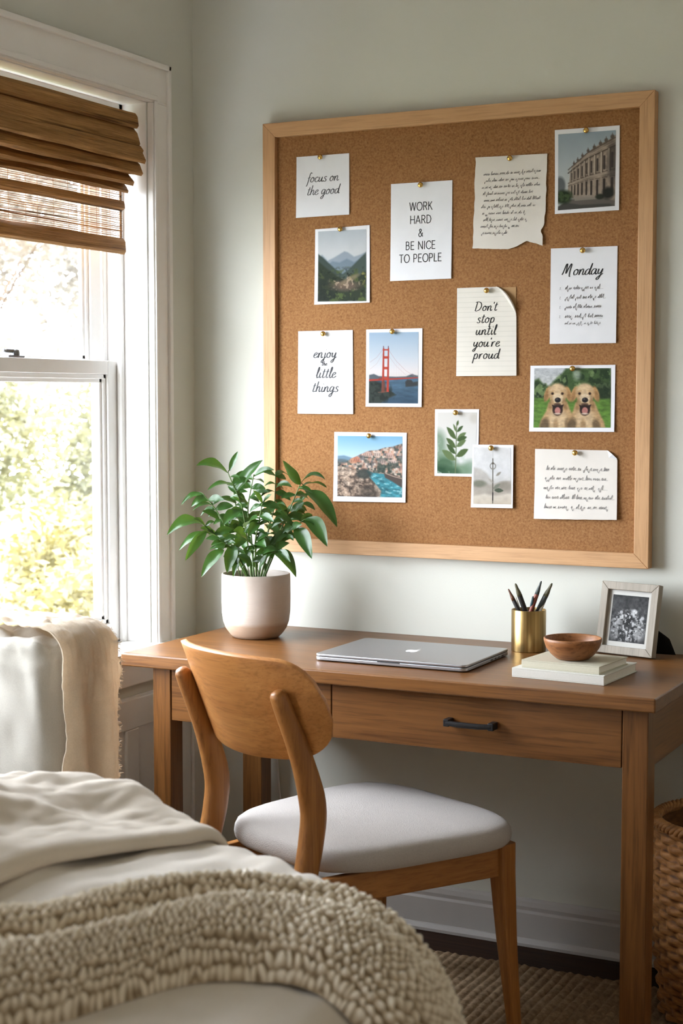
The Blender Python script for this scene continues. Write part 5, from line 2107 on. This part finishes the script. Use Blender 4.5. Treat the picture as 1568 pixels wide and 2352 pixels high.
UPc = [(.96, -2.80), (1.06, -2.53), (1.125, -2.27), (1.15, -2.206), (1.174, -2.14), (1.20, -2.075), (1.222, -1.985), (1.256, -1.91), (1.31, -1.858), (1.37, -1.832), (1.445, -1.842), (1.51, -1.862), (1.568, -1.880), (1.72, -1.90), (1.95, -1.93)]
LOc = [(1.16, -3.02), (1.22, -2.72), (1.27, -2.47), (1.29, -2.42), (1.315, -2.36), (1.335, -2.30), (1.352, -2.235), (1.375, -2.19), (1.412, -2.15), (1.45, -2.13), (1.50, -2.124), (1.536, -2.128), (1.60, -2.135), (1.74, -2.15), (1.95, -2.18)]
UPc, LOc = catmull(UPc, 8), catmull(LOc, 8)
_md = [((a[0] + b[0]) / 2, (a[1] + b[1]) / 2) for a, b in zip(UPc, LOc)]
_cum = np.concatenate([[0], np.cumsum([math.dist(a, b) for a, b in zip(_md[:-1], _md[1:])])])
KLEN = float(_cum[-1])
_tt = np.linspace(0, KLEN, 160)
UPc = [(float(np.interp(t, _cum, [p[0] for p in UPc])), float(np.interp(t, _cum, [p[1] for p in UPc]))) for t in _tt]
LOc = [(float(np.interp(t, _cum, [p[0] for p in LOc])), float(np.interp(t, _cum, [p[1] for p in LOc]))) for t in _tt]
KB = (1.3, -2.1, .74)
NSK, NTK = 620, 130
knit_val = []


def knit(a, b):
    """a across the band (upper edge to lower), b along it"""
    q = b * (len(UPc) - 1)
    i = min(int(q), len(UPc) - 2)
    f = q - i
    U = np.array(UPc[i]) * (1 - f) + np.array(UPc[i + 1]) * f
    L = np.array(LOc[i]) * (1 - f) + np.array(LOc[i + 1]) * f
    wob = .02 * nz(b * 9, 1.0) * (1 - a) + .012 * nz(b * 11, 5.0) * a
    P = U * (1 - a) + L * a + np.array([wob, 0])
    wid = float(np.hypot(*(L - U)))
    edge = math.sqrt(max(0.0, 1 - abs(2 * a - 1) ** 5))
    tv = np.interp(b, [0, .45, .62, .74], [.50, .46, .36, .30])
    ka = 1.0 - smooth(.60, .78, b)
    ridge = (1 - math.exp(-((a - tv) / .10) ** 2)) if ka > 0 else 1
    fold = .012 + .032 * (ka * ridge * math.sin(PI * min(max(a if a > tv else a, 0), 1)) ** .6 + (1 - ka) * .6 * math.sin(PI * a) ** .7)
    fold += .006 * nz(b * 14, a * 3, 6.0)
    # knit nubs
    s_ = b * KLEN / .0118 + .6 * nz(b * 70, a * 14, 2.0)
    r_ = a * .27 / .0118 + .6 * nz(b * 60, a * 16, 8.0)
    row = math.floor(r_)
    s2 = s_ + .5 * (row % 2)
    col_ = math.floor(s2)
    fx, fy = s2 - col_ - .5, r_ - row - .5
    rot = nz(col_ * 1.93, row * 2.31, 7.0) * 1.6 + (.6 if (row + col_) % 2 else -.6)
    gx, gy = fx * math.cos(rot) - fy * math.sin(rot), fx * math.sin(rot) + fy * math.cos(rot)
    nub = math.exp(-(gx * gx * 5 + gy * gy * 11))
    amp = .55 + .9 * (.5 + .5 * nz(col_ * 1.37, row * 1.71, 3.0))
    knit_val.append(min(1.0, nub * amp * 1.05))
    p = bedsurf(P[0], P[1], (.006 + fold) * edge + .0095 * nub * amp * edge)
    return (p.x - KB[0], p.y - KB[1], p.z - KB[2])


kn = MB().grid(knit, NTK, NSK)
kno = kn.build('knit_throw', M_knit, smooth=True)
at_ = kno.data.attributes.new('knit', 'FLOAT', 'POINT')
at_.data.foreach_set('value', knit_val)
kno.location = KB
tag(kno, 'chunky oatmeal knit throw folded across the duvet and hanging over the bed edge', 'throw')

# ------------------------------------------------------------------ rug, basket, cord
RB = (1.30, -.90, 0.0)


def rugf(a, b):
    x = .47 + 1.82 * a
    y = -1.60 + 1.445 * b
    q = x / .0225 + .12 * nz(y * 9, x * 3)
    fr = q - math.floor(q)
    rib = abs(math.sin(PI * fr)) ** .7
    tw = .5 + .5 * math.sin(2 * PI * (y / .030 + fr * .55 + .37 * math.floor(q)) + 1.5 * nz(math.floor(q) * 1.3, y * 8))
    e = min(1, min(a, 1 - a) / .006, min(b, 1 - b) / .008)
    z = .0015 + e * (.0012 + .0085 * rib * (.62 + .38 * tw))
    return (x - RB[0], y - RB[1] + .006 * nz(x * 30, 3.0) * smooth(.9, 1, b), z)


rg = MB().grid(rugf, 640, 190)
rgo = rg.build('jute_rug', M_jute, smooth=True)
rgo.location = RB
tag(rgo, 'thick ribbed jute rug on the dark floor under the desk and chair', 'rug')

bas = thing('wicker_basket', 'tall woven wicker basket on the floor past the end of the desk', 'basket', (1.533, -0.255, .0115))
BH, BRD = .425, .168
bval = []


def basketf(a, b):
    th = 2 * PI * a
    z = .004 + (BH - .004) * b
    r0 = BRD * (.90 + .10 * smooth(0, .5, b) + .012 * math.sin(b * 3))
    nst = 32
    row = z / .0165
    ri = math.floor(row)
    fz = row - ri - .5
    ph = th * nst / 2 + PI * (ri % 2)
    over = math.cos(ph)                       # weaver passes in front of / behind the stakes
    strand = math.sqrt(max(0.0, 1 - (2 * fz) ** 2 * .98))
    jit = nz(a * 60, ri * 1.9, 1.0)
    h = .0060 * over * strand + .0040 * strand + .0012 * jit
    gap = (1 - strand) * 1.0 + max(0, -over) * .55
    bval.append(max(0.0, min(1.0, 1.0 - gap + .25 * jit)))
    return ((r0 + h) * math.cos(th), (r0 + h) * math.sin(th), z + .0015 * math.sin(ph * .5 + ri))


NBA, NBB = 368, 170
bsm = MB().grid(basketf, NBA, NBB)
bo_ = bsm.build('basket_wall', M_wicker, bas, smooth=True)
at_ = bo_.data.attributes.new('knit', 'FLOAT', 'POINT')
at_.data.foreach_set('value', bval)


def plain_wicker(name, m, smooth_=True, val=.62):
    o = m.build(name, M_wicker, bas, smooth=smooth_)
    a = o.data.attributes.new('knit', 'FLOAT', 'POINT')
    a.data.foreach_set('value', [val] * len(o.data.vertices))
    return o


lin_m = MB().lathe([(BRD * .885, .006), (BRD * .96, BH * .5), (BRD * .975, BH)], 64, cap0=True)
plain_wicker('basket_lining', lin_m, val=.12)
rim = MB()
for k in range(3):
    pts = []
    for i in range(241):
        th = 2 * PI * i / 240
        ph = th * 26 + k * 2 * PI / 3
        rr = BRD * 1.0 + .0075 * math.cos(ph)
        pts.append((rr * math.cos(th), rr * math.sin(th), BH + .006 + .0075 * math.sin(ph)))
    rim.tube(pts, .0058, 8, caps=False)
plain_wicker('braided_rim', rim)

cm = MB().tube(catmull([(.262, -.030, .600), (.252, -.020, .52), (.246, -.012, .45), (.258, -.012, .40), (.263, -.012, .34), (.270, -.013, .28), (.272, -.020, .24)], 8), .0028, 8)
co = cm.build('power_cord', M_white, smooth=True, base=(.262, -.030, .600))
tag(co, 'thin white cord hanging behind the desk against the wall', 'cord')

# ------------------------------------------------------------------ garden outside
struct(MB().box(-22, -WT - .6, -12, 26, -.62, -.5).build('ground_outside', m_plain('lawn', (104, 104, 84), .95, .1, var=.3, nscale=6)))
M_g = [m_leaf('shrub_leaf_yellow', (100, 94, 58), (126, 116, 72), .4, (130, 116, 64)), m_leaf('shrub_leaf_green', (92, 94, 70), (118, 114, 86), .4, (132, 124, 84)), m_leaf('blossom', (98, 91, 82), (120, 112, 102), .5, (118, 110, 98))]
M_bark = m_plain('bark', (92, 78, 66), .9, .1, var=.3, nscale=30)
rg_ = random.Random(21)


def shrub(name, label, cat, c, rad, n, size, mat, group=None, lumps=9, trunk=0.0):
    t = thing(name, label, cat, (c[0], c[1], -.5), group=group)
    m = MB()
    cl = []
    for k in range(lumps):
        a, b = rg_.uniform(0, 2 * PI), rg_.uniform(-.6, 1)
        s = math.sqrt(1 - min(1, b * b))
        cl.append((Vector((rad[0] * .6 * s * math.cos(a), rad[1] * .6 * s * math.sin(a), rad[2] * .6 * b)), rg_.uniform(.35, .6)))
    for i in range(n):
        cc, k = rg_.choice(cl)
        d = Vector((rg_.gauss(0, 1), rg_.gauss(0, 1), rg_.gauss(0, 1))).normalized() * (rg_.uniform(.55, 1) * k)
        p = cc + Vector((d.x * rad[0], d.y * rad[1], d.z * rad[2])) + Vector((0, 0, c[2] + .5))
        if p.z < .03:
            continue
        a = Vector((rg_.gauss(0, 1), rg_.gauss(0, 1), rg_.gauss(0, .6))).normalized()
        b = a.cross(Vector((rg_.gauss(0, 1), rg_.gauss(0, 1), rg_.gauss(0, 1)))).normalized()
        s = size * rg_.uniform(.6, 1.3)
        m.add([p - a * s, p - b * s * .45 + a * s * .1, p + a * s, p + b * s * .45 + a * s * .1], [(0, 1, 2, 3)])
    m.build('foliage', mat, t)
    w = MB()
    top = c[2] + .5
    w.tube([(0, 0, -.02), (.03, .02, top * .5), (0, .05, top)], [max(.03, trunk), max(.02, trunk * .7), .015], 8)
    for k in range(6):
        e = rg_.choice(cl)[0] + Vector((0, 0, top))
        w.tube([(.02, .02, top * .45), tuple((Vector((.02, .02, top * .45)) + e) / 2 + Vector((0, 0, .1))), tuple(e)], [.018, .013, .006], 6)
    w.build('stem', M_bark, t, smooth=True)
    return t


shrub('garden_shrub', 'low yellow green shrub just outside the window glass', 'shrub', (-2.9, 3.1, .05), (.9, 1.0, .65), 12000, .034, M_g[0])
shrub('garden_shrub', 'low yellow shrub further along the garden, beside the desk end of the window', 'shrub', (-3.6, 5.0, .10), (1.0, 1.1, .65), 12000, .036, M_g[0])
shrub('garden_shrub', 'tall pale green hedge shrub seen through the middle of the lower sash', 'shrub', (-6.1, 5.4, .98), (1.2, 1.3, 1.15), 14000, .042, M_g[1], lumps=14)
shrub('garden_shrub', 'tall pale green hedge shrub near the window jamb', 'shrub', (-6.2, 8.6, .95), (1.2, 1.4, 1.2), 14000, .042, M_g[1], lumps=14)
shrub('garden_shrub', 'tall pale green hedge shrub nearest the frame edge of the photo', 'shrub', (-5.0, 3.0, .9), (1.2, 1.3, 1.1), 12000, .042, M_g[1], lumps=14)
shrub('blossom_tree', 'tree with whitish blossom behind the upper sash', 'tree', (-8.2, 8.6, 3.2), (1.9, 2.0, 1.7), 14000, .05, M_g[2], lumps=18, trunk=.10)
shrub('blossom_tree', 'whitish blossom tree standing further from the house wall', 'tree', (-9.6, 13.2, 3.2), (1.9, 2.0, 1.7), 12000, .055, M_g[2], lumps=18, trunk=.10)
